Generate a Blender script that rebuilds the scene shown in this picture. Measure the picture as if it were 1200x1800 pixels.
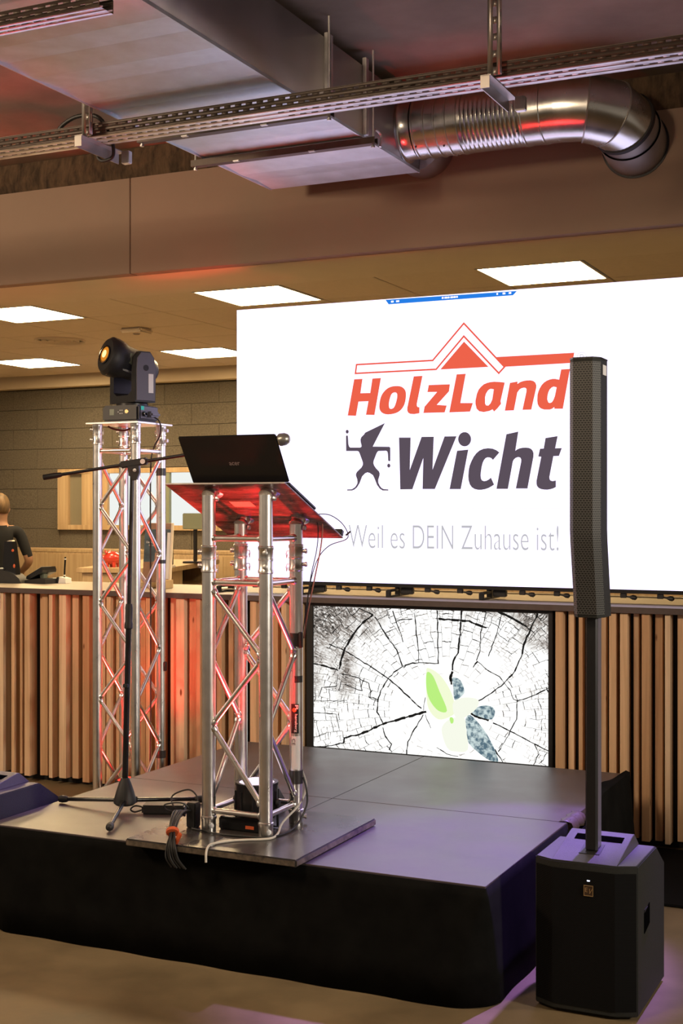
import bpy, bmesh, math, random
from mathutils import Vector, Matrix
for o in list(bpy.data.objects): bpy.data.objects.remove(o, do_unlink=True)
SC = bpy.context.scene
COL = SC.collection
PI = math.pi
# ------------------------------------------------------------------ camera, world, lights, exposure
cd = bpy.data.cameras.new('camera'); cam = bpy.data.objects.new('camera', cd); COL.objects.link(cam)
cam.location = (0, 0, 1.6); cam.rotation_euler = (PI/2, 0, math.radians(25.2))
cd.sensor_fit = 'HORIZONTAL'; cd.sensor_width = 24; cd.lens = 46.36; cd.shift_y = -0.0025
cd.clip_start = 0.05; cd.clip_end = 200
SC.camera = cam
wd = bpy.data.worlds.new('world'); SC.world = wd; wd.use_nodes = True
wd.node_tree.nodes['Background'].inputs[0].default_value = (1.0, 0.80, 0.62, 1)
wd.node_tree.nodes['Background'].inputs[1].default_value = 0.26
vs = SC.view_settings; vs.view_transform = 'Standard'; vs.look = 'None'; vs.exposure = 0.0; vs.gamma = 1.0
def lamp(name, kind, loc, target, energy, color, size=0.1, spot=60, blend=0.4):
    ld = bpy.data.lights.new(name, kind); ld.energy = energy; ld.color = color
    if kind == 'AREA': ld.shape = 'DISK'; ld.size = size
    else: ld.shadow_soft_size = size
    if kind == 'SPOT': ld.spot_size = math.radians(spot); ld.spot_blend = blend
    o = bpy.data.objects.new(name, ld); COL.objects.link(o); o.location = loc
    o.rotation_euler = (Vector(target) - Vector(loc)).to_track_quat('-Z', 'Y').to_euler()
    return o
# added violet spots topping up the screen's glow, warm hall lamps, added side spot
lamp('added_violet_spot', 'SPOT', (-0.75, 6.2, 3.25), (-1.46, 4.60, 0.42), 1350, (0.40, 0.22, 1.0), 0.06, 24, 0.5)  # added unseen spot: tops up the violet on deck and right subwoofer
lamp('added_violet_spot', 'SPOT', (-0.75, 6.2, 3.25), (-3.62, 4.22, 0.48), 1100, (0.40, 0.22, 1.0), 0.06, 9, 0.6)  # second added spot, tints the left subwoofer top
lamp('hall_or_added_lamp', 'AREA', (-6.4, 1.8, 3.5), (-4.2, 6.3, 0.8), 170, (1.0, 0.74, 0.50), 0.8)
lamp('hall_or_added_lamp', 'AREA', (-2.6, 1.3, 3.5), (-2.2, 6.3, 0.8), 130, (1.0, 0.74, 0.50), 0.8)
lamp('hall_or_added_lamp', 'SPOT', (3.9, 3.0, 2.5), (-0.9, 4.5, 1.2), 1000, (1.0, 0.88, 0.74), 0.3, 32, 0.5)  # added side spot that brightens the column's right grille bevel

# ------------------------------------------------------------------ materials (all procedural)
def newmat(name):
    m = bpy.data.materials.new(name); m.use_nodes = True
    return m, m.node_tree, m.node_tree.nodes['Principled BSDF']
def c4(c): return (c[0], c[1], c[2], 1)
def P(name, col, rough=.5, metal=0, spec=.5, var=0, vscale=6, bump=0, bscale=60, stretch=(1,1,1), rvar=0, col2=None, coat=0):
    m, t, b = newmat(name)
    b.inputs['Base Color'].default_value = c4(col); b.inputs['Roughness'].default_value = rough
    b.inputs['Metallic'].default_value = metal; b.inputs['Specular IOR Level'].default_value = spec
    if coat: b.inputs['Coat Weight'].default_value = coat
    if var or bump or rvar or col2:
        tc = t.nodes.new('ShaderNodeTexCoord'); mp = t.nodes.new('ShaderNodeMapping'); mp.inputs['Scale'].default_value = stretch
        t.links.new(tc.outputs['Object'], mp.inputs[0])
    if var or col2 or rvar:
        n = t.nodes.new('ShaderNodeTexNoise'); n.inputs['Scale'].default_value = vscale; n.inputs['Detail'].default_value = 6; n.inputs['Roughness'].default_value = .6
        t.links.new(mp.outputs[0], n.inputs['Vector'])
        r = t.nodes.new('ShaderNodeValToRGB'); r.color_ramp.elements[0].position = .32; r.color_ramp.elements[1].position = .68
        lo = [max(0, x*(1-var)) for x in col]; hi = list(col2) if col2 else [min(1, x*(1+var)) for x in col]
        if var or col2:
            r.color_ramp.elements[0].color = c4(lo); r.color_ramp.elements[1].color = c4(hi)
            t.links.new(n.outputs['Fac'], r.inputs[0]); t.links.new(r.outputs[0], b.inputs['Base Color'])
        if rvar:
            mr = t.nodes.new('ShaderNodeMapRange'); mr.inputs[1].default_value = .3; mr.inputs[2].default_value = .7
            mr.inputs[3].default_value = rough-rvar; mr.inputs[4].default_value = rough+rvar
            t.links.new(n.outputs['Fac'], mr.inputs[0]); t.links.new(mr.outputs[0], b.inputs['Roughness'])
    if bump:
        n2 = t.nodes.new('ShaderNodeTexNoise'); n2.inputs['Scale'].default_value = bscale; n2.inputs['Detail'].default_value = 4
        t.links.new(mp.outputs[0], n2.inputs['Vector'])
        bp = t.nodes.new('ShaderNodeBump'); bp.inputs['Strength'].default_value = bump; bp.inputs['Distance'].default_value = .005
        t.links.new(n2.outputs['Fac'], bp.inputs['Height']); t.links.new(bp.outputs[0], b.inputs['Normal'])
    return m
def E(name, col, strength):
    m = bpy.data.materials.new(name); m.use_nodes = True; t = m.node_tree
    t.nodes.remove(t.nodes['Principled BSDF']); e = t.nodes.new('ShaderNodeEmission')
    e.inputs[0].default_value = c4(col); e.inputs[1].default_value = strength
    t.links.new(e.outputs[0], t.nodes['Material Output'].inputs[0]); return m
def wood(name, ca, cb, cc, rough=.55, knots=True, axis='z'):
    """long-grained softwood: hue differs per piece, grain runs along an axis, a few knots"""
    m, t, b = newmat(name); b.inputs['Roughness'].default_value = rough; b.inputs['Specular IOR Level'].default_value = .3
    tc = t.nodes.new('ShaderNodeTexCoord'); oi = t.nodes.new('ShaderNodeObjectInfo')
    ad = t.nodes.new('ShaderNodeVectorMath'); ad.operation = 'ADD'
    cm = t.nodes.new('ShaderNodeCombineXYZ'); ml = t.nodes.new('ShaderNodeMath'); ml.operation = 'MULTIPLY'; ml.inputs[1].default_value = 37.0
    t.links.new(oi.outputs['Random'], ml.inputs[0])
    for i in range(3): t.links.new(ml.outputs[0], cm.inputs[i])
    t.links.new(tc.outputs['Object'], ad.inputs[0]); t.links.new(cm.outputs[0], ad.inputs[1])
    mp = t.nodes.new('ShaderNodeMapping'); mp.inputs['Scale'].default_value = {'z': (38, 38, 1.6), 'x': (1.6, 38, 38), 'y': (38, 1.6, 38)}[axis]
    t.links.new(ad.outputs[0], mp.inputs[0])
    n = t.nodes.new('ShaderNodeTexNoise'); n.inputs['Scale'].default_value = 1.0; n.inputs['Detail'].default_value = 5; n.inputs['Distortion'].default_value = .6
    t.links.new(mp.outputs[0], n.inputs['Vector'])
    g = t.nodes.new('ShaderNodeValToRGB'); g.color_ramp.elements[0].position = .3; g.color_ramp.elements[1].position = .75
    g.color_ramp.elements[0].color = (1, 1, 1, 1); g.color_ramp.elements[1].color = (.62, .54, .46, 1)
    t.links.new(n.outputs['Fac'], g.inputs[0])
    h = t.nodes.new('ShaderNodeValToRGB'); h.color_ramp.elements[0].color = c4(ca); h.color_ramp.elements[1].color = c4(cc)
    e = h.color_ramp.elements.new(.5); e.color = c4(cb)
    t.links.new(oi.outputs['Random'], h.inputs[0])
    mx = t.nodes.new('ShaderNodeMix'); mx.data_type = 'RGBA'; mx.blend_type = 'MULTIPLY'; mx.inputs[0].default_value = .8
    t.links.new(h.outputs[0], mx.inputs[6]); t.links.new(g.outputs[0], mx.inputs[7])
    out = mx.outputs[2]
    if knots:
        mk = t.nodes.new('ShaderNodeMapping'); mk.inputs['Scale'].default_value = (9, 9, 3.2)
        t.links.new(ad.outputs[0], mk.inputs[0])
        v = t.nodes.new('ShaderNodeTexVoronoi'); v.inputs['Scale'].default_value = 1.0; t.links.new(mk.outputs[0], v.inputs['Vector'])
        k = t.nodes.new('ShaderNodeValToRGB'); k.color_ramp.elements[0].position = .045; k.color_ramp.elements[1].position = .085
        k.color_ramp.elements[0].color = (.22, .12, .06, 1); k.color_ramp.elements[1].color = (1, 1, 1, 1)
        t.links.new(v.outputs['Distance'], k.inputs[0])
        m2 = t.nodes.new('ShaderNodeMix'); m2.data_type = 'RGBA'; m2.blend_type = 'MULTIPLY'; m2.inputs[0].default_value = 1
        t.links.new(out, m2.inputs[6]); t.links.new(k.outputs[0], m2.inputs[7]); out = m2.outputs[2]
    t.links.new(out, b.inputs['Base Color'])
    return m
def grille(name, base, hole, scale, rough=.45, metal=.3, spec=.5):
    """perforated sheet: staggered dark holes from a brick pattern in generated metres"""
    m, t, b = newmat(name); b.inputs['Roughness'].default_value = rough; b.inputs['Metallic'].default_value = metal; b.inputs['Specular IOR Level'].default_value = spec
    tc = t.nodes.new('ShaderNodeTexCoord'); sp = t.nodes.new('ShaderNodeSeparateXYZ'); t.links.new(tc.outputs['Object'], sp.inputs[0])
    ad = t.nodes.new('ShaderNodeMath'); ad.operation = 'ADD'; t.links.new(sp.outputs[0], ad.inputs[0]); t.links.new(sp.outputs[1], ad.inputs[1])
    cm = t.nodes.new('ShaderNodeCombineXYZ'); t.links.new(ad.outputs[0], cm.inputs[0]); t.links.new(sp.outputs[2], cm.inputs[1])
    br = t.nodes.new('ShaderNodeTexBrick'); br.inputs['Scale'].default_value = scale
    br.inputs['Color1'].default_value = c4(hole); br.inputs['Color2'].default_value = c4(hole); br.inputs['Mortar'].default_value = c4(base)
    br.inputs['Mortar Size'].default_value = .07; br.inputs['Brick Width'].default_value = .5; br.inputs['Row Height'].default_value = .35
    t.links.new(cm.outputs[0], br.inputs['Vector']); t.links.new(br.outputs['Color'], b.inputs['Base Color'])
    return m

M = {}
M['concrete_ceiling'] = P('concrete_ceiling', (.29, .235, .185), .85, var=.25, vscale=1.7, bump=.25, bscale=22)
M['floor'] = P('concrete_floor', (.20, .147, .08), .5, spec=.2, var=.28, vscale=2.3, bump=.08, bscale=40, rvar=.1)
M['bulkhead'] = P('bulkhead_paint', (.31, .218, .155), .75, var=.03, vscale=3, bump=.04, bscale=160)
M['soffit'] = P('soffit_paint', (.72, .62, .48), .8, var=.02, vscale=5)
M['tile'] = P('ceiling_tile_board', (.70, .60, .46), .9, var=.03, vscale=30, bump=.1, bscale=260)
M['tbar'] = P('ceiling_grid_bar', (.26, .21, .16), .6)
M['panel_light'] = E('ceiling_panel_glow', (1.0, .72, .38), 60.0)
M['white_frame'] = P('white_lamp_frame', (.75, .72, .66), .5)
M['block'] = P('acoustic_block', (.105, .09, .068), .95, var=.32, vscale=75, bump=.8, bscale=120)
M['joint'] = P('block_joint', (.095, .082, .062), .95, var=.1)
M['cove'] = P('cove_paint', (.62, .52, .38), .8, var=.02)
M['wool'] = P('mineral_wool', (.085, .052, .028), .95, var=.6, vscale=26, bump=1.0, bscale=60, stretch=(1, 1, .25))
M['maple'] = wood('maple_veneer', (.48, .36, .22), (.50, .37, .22), (.46, .34, .20), .5, False)
M['counter_top'] = P('counter_laminate', (.34, .295, .24), .35, var=.05, vscale=4, stretch=(1, 8, 8))
M['edge_brown'] = P('brown_edge_band', (.085, .062, .055), .5, var=.1, vscale=30)
M['slat'] = wood('slat_softwood', (.80, .55, .33), (.60, .37, .20), (.88, .68, .46))
M['black_back'] = P('black_backing', (.007, .0065, .006), .8)
M['deck'] = P('stage_deck_film', (.055, .043, .046), .37, spec=1.0, var=.25, vscale=3, bump=.10, bscale=420, rvar=.06)
M['skirt'] = P('black_molton', (.006, .006, .0055), .95, spec=.05, var=.3, vscale=9)
M['board'] = P('black_board', (.040, .036, .034), .3, spec=.5, var=.3, vscale=5, rvar=.08)
M['board_edge'] = P('worn_board_edge', (.09, .07, .05), .6, var=.6, vscale=40)
M['alu'] = P('truss_aluminium', (.80, .78, .75), .30, 1.0, var=.04, vscale=20, rvar=.03)
M['alu_weld'] = P('weld_aluminium', (.78, .77, .75), .28, 1.0, var=.2, vscale=120)
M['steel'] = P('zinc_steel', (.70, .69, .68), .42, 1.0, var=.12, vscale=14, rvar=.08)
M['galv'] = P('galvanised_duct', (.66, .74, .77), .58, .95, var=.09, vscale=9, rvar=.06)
M['shaded_steel'] = P('shaded_side_steel', (.11, .09, .075), .5, .5, var=.1, vscale=20)  # tray steel darkened and browned, the dim hall it mirrors put into the colour
M['galv_round'] = P('galvanised_spiral', (.66, .67, .65), .24, 1.0, var=.09, vscale=9, rvar=.05)
M['galv_side'] = P('galvanised_matte', (.42, .40, .37), .42, .9, var=.12, vscale=4, rvar=.07)
M['rubber'] = P('black_rubber', (.012, .012, .012), .55)
M['black_metal'] = P('black_powder_coat', (.011, .011, .012), .38, .2, var=.1, vscale=60)
M['black_plastic'] = P('black_plastic', (.012, .012, .013), .45, var=.1, vscale=60, bump=.1, bscale=500)
M['black_gloss'] = P('black_gloss', (.010, .010, .011), .22)
M['laptop'] = P('laptop_shell', (.008, .008, .009), .42, .1, var=.08, vscale=90, bump=.05, bscale=900)
M['grey_print'] = P('grey_print', (.30, .30, .31), .4, .5)
M['sub'] = P('textured_black_lacquer', (.020, .021, .019), .6, spec=.2, var=.1, vscale=120, bump=.3, bscale=420)
M['sub_top'] = P('black_top_panel', (.050, .048, .050), .5, var=.1, vscale=120, bump=.2, bscale=420)
M['grille'] = grille('speaker_grille', (.085, .085, .08), (.006, .006, .006), 50, .5, .2)
M['sub_grille'] = grille('sub_grille', (.010, .010, .010), (.003, .003, .003), 90, .8, .0, .05)
M['gold'] = P('gold_badge', (.60, .42, .20), .35, .8)
M['screen_white'] = E('led_screen_white', (.78, .70, 1.0), 2.0)
M['screen_red'] = E('led_screen_red', (.86, .125, .07), 1.0)
M['screen_dark'] = E('led_screen_slate', (.105, .080, .105), 1.0)
M['screen_grey'] = E('led_screen_pale_grey', (.52, .52, .55), 1.0)
M['screen_blue'] = E('led_screen_blue', (.02, .21, .78), 1.0)
M['green_glow'] = E('leaf_green', (.50, .88, .22), 1.0)
M['pale_leaf'] = E('leaf_pale', (.90, .97, .68), 1.0)
M['pale_leaf2'] = E('leaf_paler', (.93, .96, .83), 1.0)
M['leaf_shadow'] = None
M['crack'] = E('crack_black', (.012, .011, .010), 1.0)
M['lens_amber'] = E('moving_head_lens', (1.0, .72, .30), 1.6)
M['lens_orange'] = E('moving_head_lens_rim', (.95, .33, .03), .75)
M['lens_amber2'] = P('lens_glass_amber', (.35, .16, .03), .1, .0)
M['lens_white'] = E('par_lens', (1.0, .80, .95), 1.2)  # pale violet glow paints the screen's reflection on the red lamp's lens
M['led_white'] = E('status_led', (.75, .80, 1.0), 3.0)
M['led_teal'] = E('teal_indicator', (.10, .62, .55), .6)
M['side_lit_plastic'] = P('black_plastic_lit_side', (.10, .095, .12), .45)  # black plastic made paler and bluish, the screen's glow put into its colour
M['skin'] = P('skin', (.36, .20, .12), .55, var=.06, vscale=20)
M['shirt'] = P('black_cotton', (.004, .0045, .006), .9, var=.2, vscale=20)
M['jeans'] = P('dark_trousers', (.02, .022, .03), .9)
M['hair'] = P('blond_hair', (.11, .065, .026), .6, var=.5, vscale=40, stretch=(1, 1, .2))
M['glass'] = P('window_glass', (.20, .18, .13), .12, .0, var=.06, vscale=2)
M['lit_room'] = E('lit_room_behind_glass', (.97, 1.0, .96), .9)
M['red_plastic'] = P('red_glaze', (.55, .045, .03), .25, coat=.5)
M['orange'] = P('orange_tie', (.58, .10, .025), .6)
M['white_cable'] = P('white_cable', (.62, .58, .50), .5)
M['pink_cable'] = P('salmon_cable', (.58, .22, .17), .5)
M['white_plastic'] = P('white_plastic', (.72, .70, .66), .4)
M['cream'] = P('cream_paper', (.78, .68, .52), .6)
M['dark_photo'] = P('dark_blue_print', (.03, .045, .06), .3, var=.0, vscale=14, col2=(.07, .12, .15))
M['brown_print'] = P('brown_print', (.26, .13, .07), .4, var=.2, vscale=20)
M['green_grey'] = P('green_grey_shell', (.20, .23, .17), .5)
M['opening_shade'] = P('opening_dark_plate', (.002, .002, .002), 1.0, spec=0)  # near-black plate colour painting the shade inside handle openings
M['mat'] = P('black_mat', (.005, .005, .005), .95, spec=.1)
M['tape'] = P('black_tape', (.03, .028, .027), .35)
M['brown_tape'] = P('torn_brown_tape', (.06, .042, .034), .5, var=.3, vscale=30)
M['red_lit_board'] = P('lectern_underside', (.20, .11, .10), .25, .25, var=.75, vscale=5, stretch=(1, 5, 5), rvar=.1)  # black board with the red light from below put into its colour

# ------------------------------------------------------------------ mesh helpers
def root_inv(o):
    m = Matrix.Identity(4)
    while o is not None: m = o.matrix_basis @ m; o = o.parent
    return m.inverted()
def shade(me, ang=35):
    if len(me.polygons):
        me.shade_smooth(); me.set_sharp_from_angle(angle=math.radians(ang))
class MB:
    def __init__(s): s.bm = bmesh.new()
    def _x(s, vs, xf):
        if xf is not None: bmesh.ops.transform(s.bm, matrix=xf, verts=vs)
    def box(s, a, b, bev=0, xf=None, seg=2):
        r = bmesh.ops.create_cube(s.bm, size=1.0); vs = r['verts']
        ctr = [(a[i]+b[i])/2 for i in range(3)]; d = [abs(b[i]-a[i]) for i in range(3)]
        for v in vs: v.co = Vector((ctr[0]+v.co.x*d[0], ctr[1]+v.co.y*d[1], ctr[2]+v.co.z*d[2]))
        s._x(vs, xf)
        if bev:
            es = list({e for v in vs for e in v.link_edges})
            bmesh.ops.bevel(s.bm, geom=es, offset=bev, segments=seg, affect='EDGES', clamp_overlap=True)
        return s
    def _frame(s, d):
        d = d.normalized(); u = d.cross(Vector((0, 0, 1)))
        if u.length < 1e-4: u = Vector((1, 0, 0))
        u.normalize(); return u, d.cross(u).normalized()
    def lathe(s, prof, o, d=(0, 0, 1), n=20, xf=None, sx=1, sy=1):
        o = Vector(o); d = Vector(d).normalized(); u, v = s._frame(d); rings = []; allv = []
        for r, h in prof:
            ring = []
            if r < 1e-6: ring = [s.bm.verts.new(o+d*h)]
            else:
                for i in range(n):
                    t = 2*PI*i/n; ring.append(s.bm.verts.new(o+d*h+u*(r*sx*math.cos(t))+v*(r*sy*math.sin(t))))
            rings.append(ring); allv += ring
        for a, b in zip(rings, rings[1:]):
            if len(a) == 1 and len(b) == 1: continue
            for i in range(n):
                j = (i+1) % n
                try:
                    if len(a) == 1: s.bm.faces.new((a[0], b[i], b[j]))
                    elif len(b) == 1: s.bm.faces.new((a[i], a[j], b[0]))
                    else: s.bm.faces.new((a[i], a[j], b[j], b[i]))
                except ValueError: pass
        for ring, fl in ((rings[0], 1), (rings[-1], 0)):
            if len(ring) > 2: s.bm.faces.new(ring[::-1] if fl else ring)
        s._x(allv, xf); return s
    def cyl(s, p0, p1, r0, r1=None, n=16, xf=None):
        p0 = Vector(p0); p1 = Vector(p1)
        return s.lathe([(r0, 0), (r0 if r1 is None else r1, (p1-p0).length)], p0, p1-p0, n, xf)
    def tube(s, pts, r, n=8, xf=None, closed=False):
        pts = [Vector(p) for p in pts]; N = len(pts); rings = []; allv = []; pu = None
        for k, p in enumerate(pts):
            if closed: d = pts[(k+1) % N]-pts[k-1]
            else: d = pts[min(k+1, N-1)]-pts[max(k-1, 0)]
            d.normalize()
            if pu is None: u, v = s._frame(d)
            else:
                u = pu-d*pu.dot(d)
                u = s._frame(d)[0] if u.length < 1e-4 else u.normalized(); v = d.cross(u)
            pu = u; rr = r[k] if isinstance(r, (list, tuple)) else r
            ring = [s.bm.verts.new(p+u*(rr*math.cos(2*PI*i/n))+v*(rr*math.sin(2*PI*i/n))) for i in range(n)]
            rings.append(ring); allv += ring
        pr = list(zip(rings, rings[1:]))+([(rings[-1], rings[0])] if closed else [])
        for a, b in pr:
            for i in range(n): s.bm.faces.new((a[i], a[(i+1) % n], b[(i+1) % n], b[i]))
        if not closed: s.bm.faces.new(rings[0][::-1]); s.bm.faces.new(rings[-1])
        s._x(allv, xf); return s
    def prism(s, poly, axis, a, b, xf=None):
        def pt(p, h): return {'x': (h, p[0], p[1]), 'y': (p[0], h, p[1]), 'z': (p[0], p[1], h)}[axis]
        A = [s.bm.verts.new(pt(p, a)) for p in poly]; B = [s.bm.verts.new(pt(p, b)) for p in poly]; n = len(poly)
        s.bm.faces.new(A); s.bm.faces.new(B[::-1])
        for i in range(n): s.bm.faces.new((A[i], B[i], B[(i+1) % n], A[(i+1) % n]))
        s._x(A+B, xf); return s
    def loft(s, rings, cap=True, closed=True):
        R = [[s.bm.verts.new(p) for p in r] for r in rings]; n = len(R[0])
        for a, b in zip(R, R[1:]):
            for i in range(n if closed else n-1): s.bm.faces.new((a[i], a[(i+1) % n], b[(i+1) % n], b[i]))
        if cap: s.bm.faces.new(R[0][::-1]); s.bm.faces.new(R[-1])
        return s
    def quad(s, *ps): s.bm.faces.new([s.bm.verts.new(p) for p in ps]); return s
    def build(s, name, mat, parent=None, ang=35, recalc=True):
        if recalc: bmesh.ops.recalc_face_normals(s.bm, faces=s.bm.faces[:])
        me = bpy.data.meshes.new(name); s.bm.to_mesh(me); s.bm.free()
        shade(me, ang)
        return link_mesh(name, me, mat, parent)
def link_mesh(name, me, mat, parent=None):
    if mat is not None and not me.materials: me.materials.append(mat)
    o = bpy.data.objects.new(name, me); COL.objects.link(o)
    if parent is not None:
        me.transform(root_inv(parent)); o.parent = parent
    return o
def tag(o, label=None, cat=None, group=None, kind=None):
    if label: o['label'] = label
    if cat: o['category'] = cat
    if group: o['group'] = group
    if kind: o['kind'] = kind
    return o
def thing(name, label, cat, loc=(0, 0, 0), group=None, rz=0):
    o = bpy.data.objects.new(name, None); COL.objects.link(o); o.location = loc; o.rotation_euler = (0, 0, rz)
    o.empty_display_size = .1
    return tag(o, label, cat, group)
def struct(o): o['kind'] = 'structure'; return o
def copy_tree(o, parent=None):
    c = o.copy(); COL.objects.link(c); c.parent = parent
    for ch in [x for x in bpy.data.objects if x.parent is o]: copy_tree(ch, c)
    return c
def flat(name, loops, mat, parent, y, thick=.0006):
    """outlines (with holes) given as (X, Z) metres in a vertical plane, filled as a thin printed layer facing -Y"""
    cu = bpy.data.curves.new(name, 'CURVE'); cu.dimensions = '2D'; cu.fill_mode = 'BOTH'; cu.extrude = thick/2
    for lp in loops:
        sp = cu.splines.new('POLY'); sp.points.add(len(lp)-1); sp.use_cyclic_u = True
        for i, p in enumerate(lp): sp.points[i].co = (p[0], p[1], 0, 1)
    o = bpy.data.objects.new(name, cu); me = bpy.data.meshes.new_from_object(o)
    bpy.data.objects.remove(o); bpy.data.curves.remove(cu); me.name = name
    me.transform(Matrix(((1, 0, 0, 0), (0, 0, 1, y-thick/2), (0, 1, 0, 0), (0, 0, 0, 1)))); me.materials.clear()
    return link_mesh(name, me, mat, parent)
def ribbon(pts, w, closed=False):
    """outline polygon(s) of a polyline of constant width in 2-D"""
    P2 = [Vector((p[0], p[1])) for p in pts]; n = len(P2); L = []; Rr = []
    for i in range(n):
        a = P2[i-1] if (closed or i > 0) else P2[i]; b = P2[(i+1) % n] if (closed or i < n-1) else P2[i]
        d1 = (P2[i]-a); d2 = (b-P2[i])
        if d1.length < 1e-9: d1 = d2
        if d2.length < 1e-9: d2 = d1
        d1 = d1.normalized(); d2 = d2.normalized()
        n1 = Vector((-d1.y, d1.x)); n2 = Vector((-d2.y, d2.x)); m = (n1+n2)
        m = m.normalized() if m.length > 1e-6 else n1; k = w/2/max(.35, m.dot(n1))
        L.append(tuple(P2[i]+m*k)); Rr.append(tuple(P2[i]-m*k))
    return [L, Rr] if closed else [L+Rr[::-1]]
def text(name, body, mat, parent, o, u, v, width, height, bold=0, thick=.0006, shear=0):
    """lettering fitted to width x height metres, o = lower left, u/v = directions"""
    cu = bpy.data.curves.new(name, 'FONT'); cu.body = body; cu.size = 1; cu.offset = bold; cu.shear = shear; cu.extrude = 0
    ob = bpy.data.objects.new(name, cu); me = bpy.data.meshes.new_from_object(ob)
    bpy.data.objects.remove(ob); bpy.data.curves.remove(cu); me.name = name; me.materials.clear()
    xs = [q.co.x for q in me.vertices]; ys = [q.co.y for q in me.vertices]
    sx = width/(max(xs)-min(xs)); sy = height/(max(ys)-min(ys)); x0 = min(xs); y0 = min(ys)
    u = Vector(u).normalized(); v = Vector(v).normalized(); o = Vector(o)
    for q in me.vertices: q.co = o+u*((q.co.x-x0)*sx)+v*((q.co.y-y0)*sy)
    ob = link_mesh(name, me, mat, parent)
    return ob
def bez(pts, n=10):
    """smooth Catmull-Rom path through points"""
    P3 = [Vector(p) for p in pts]; out = []
    for i in range(len(P3)-1):
        p0 = P3[max(i-1, 0)]; p1 = P3[i]; p2 = P3[i+1]; p3 = P3[min(i+2, len(P3)-1)]
        for j in range(n):
            t = j/n; out.append(.5*((2*p1)+(-p0+p2)*t+(2*p0-5*p1+4*p2-p3)*t*t+(-p0+3*p1-3*p2+p3)*t**3))
    out.append(P3[-1]); return out
def solid(o, t):
    md = o.modifiers.new('thickness', 'SOLIDIFY'); md.thickness = t; md.offset = 0; return o
rnd = random.Random(7)
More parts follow.
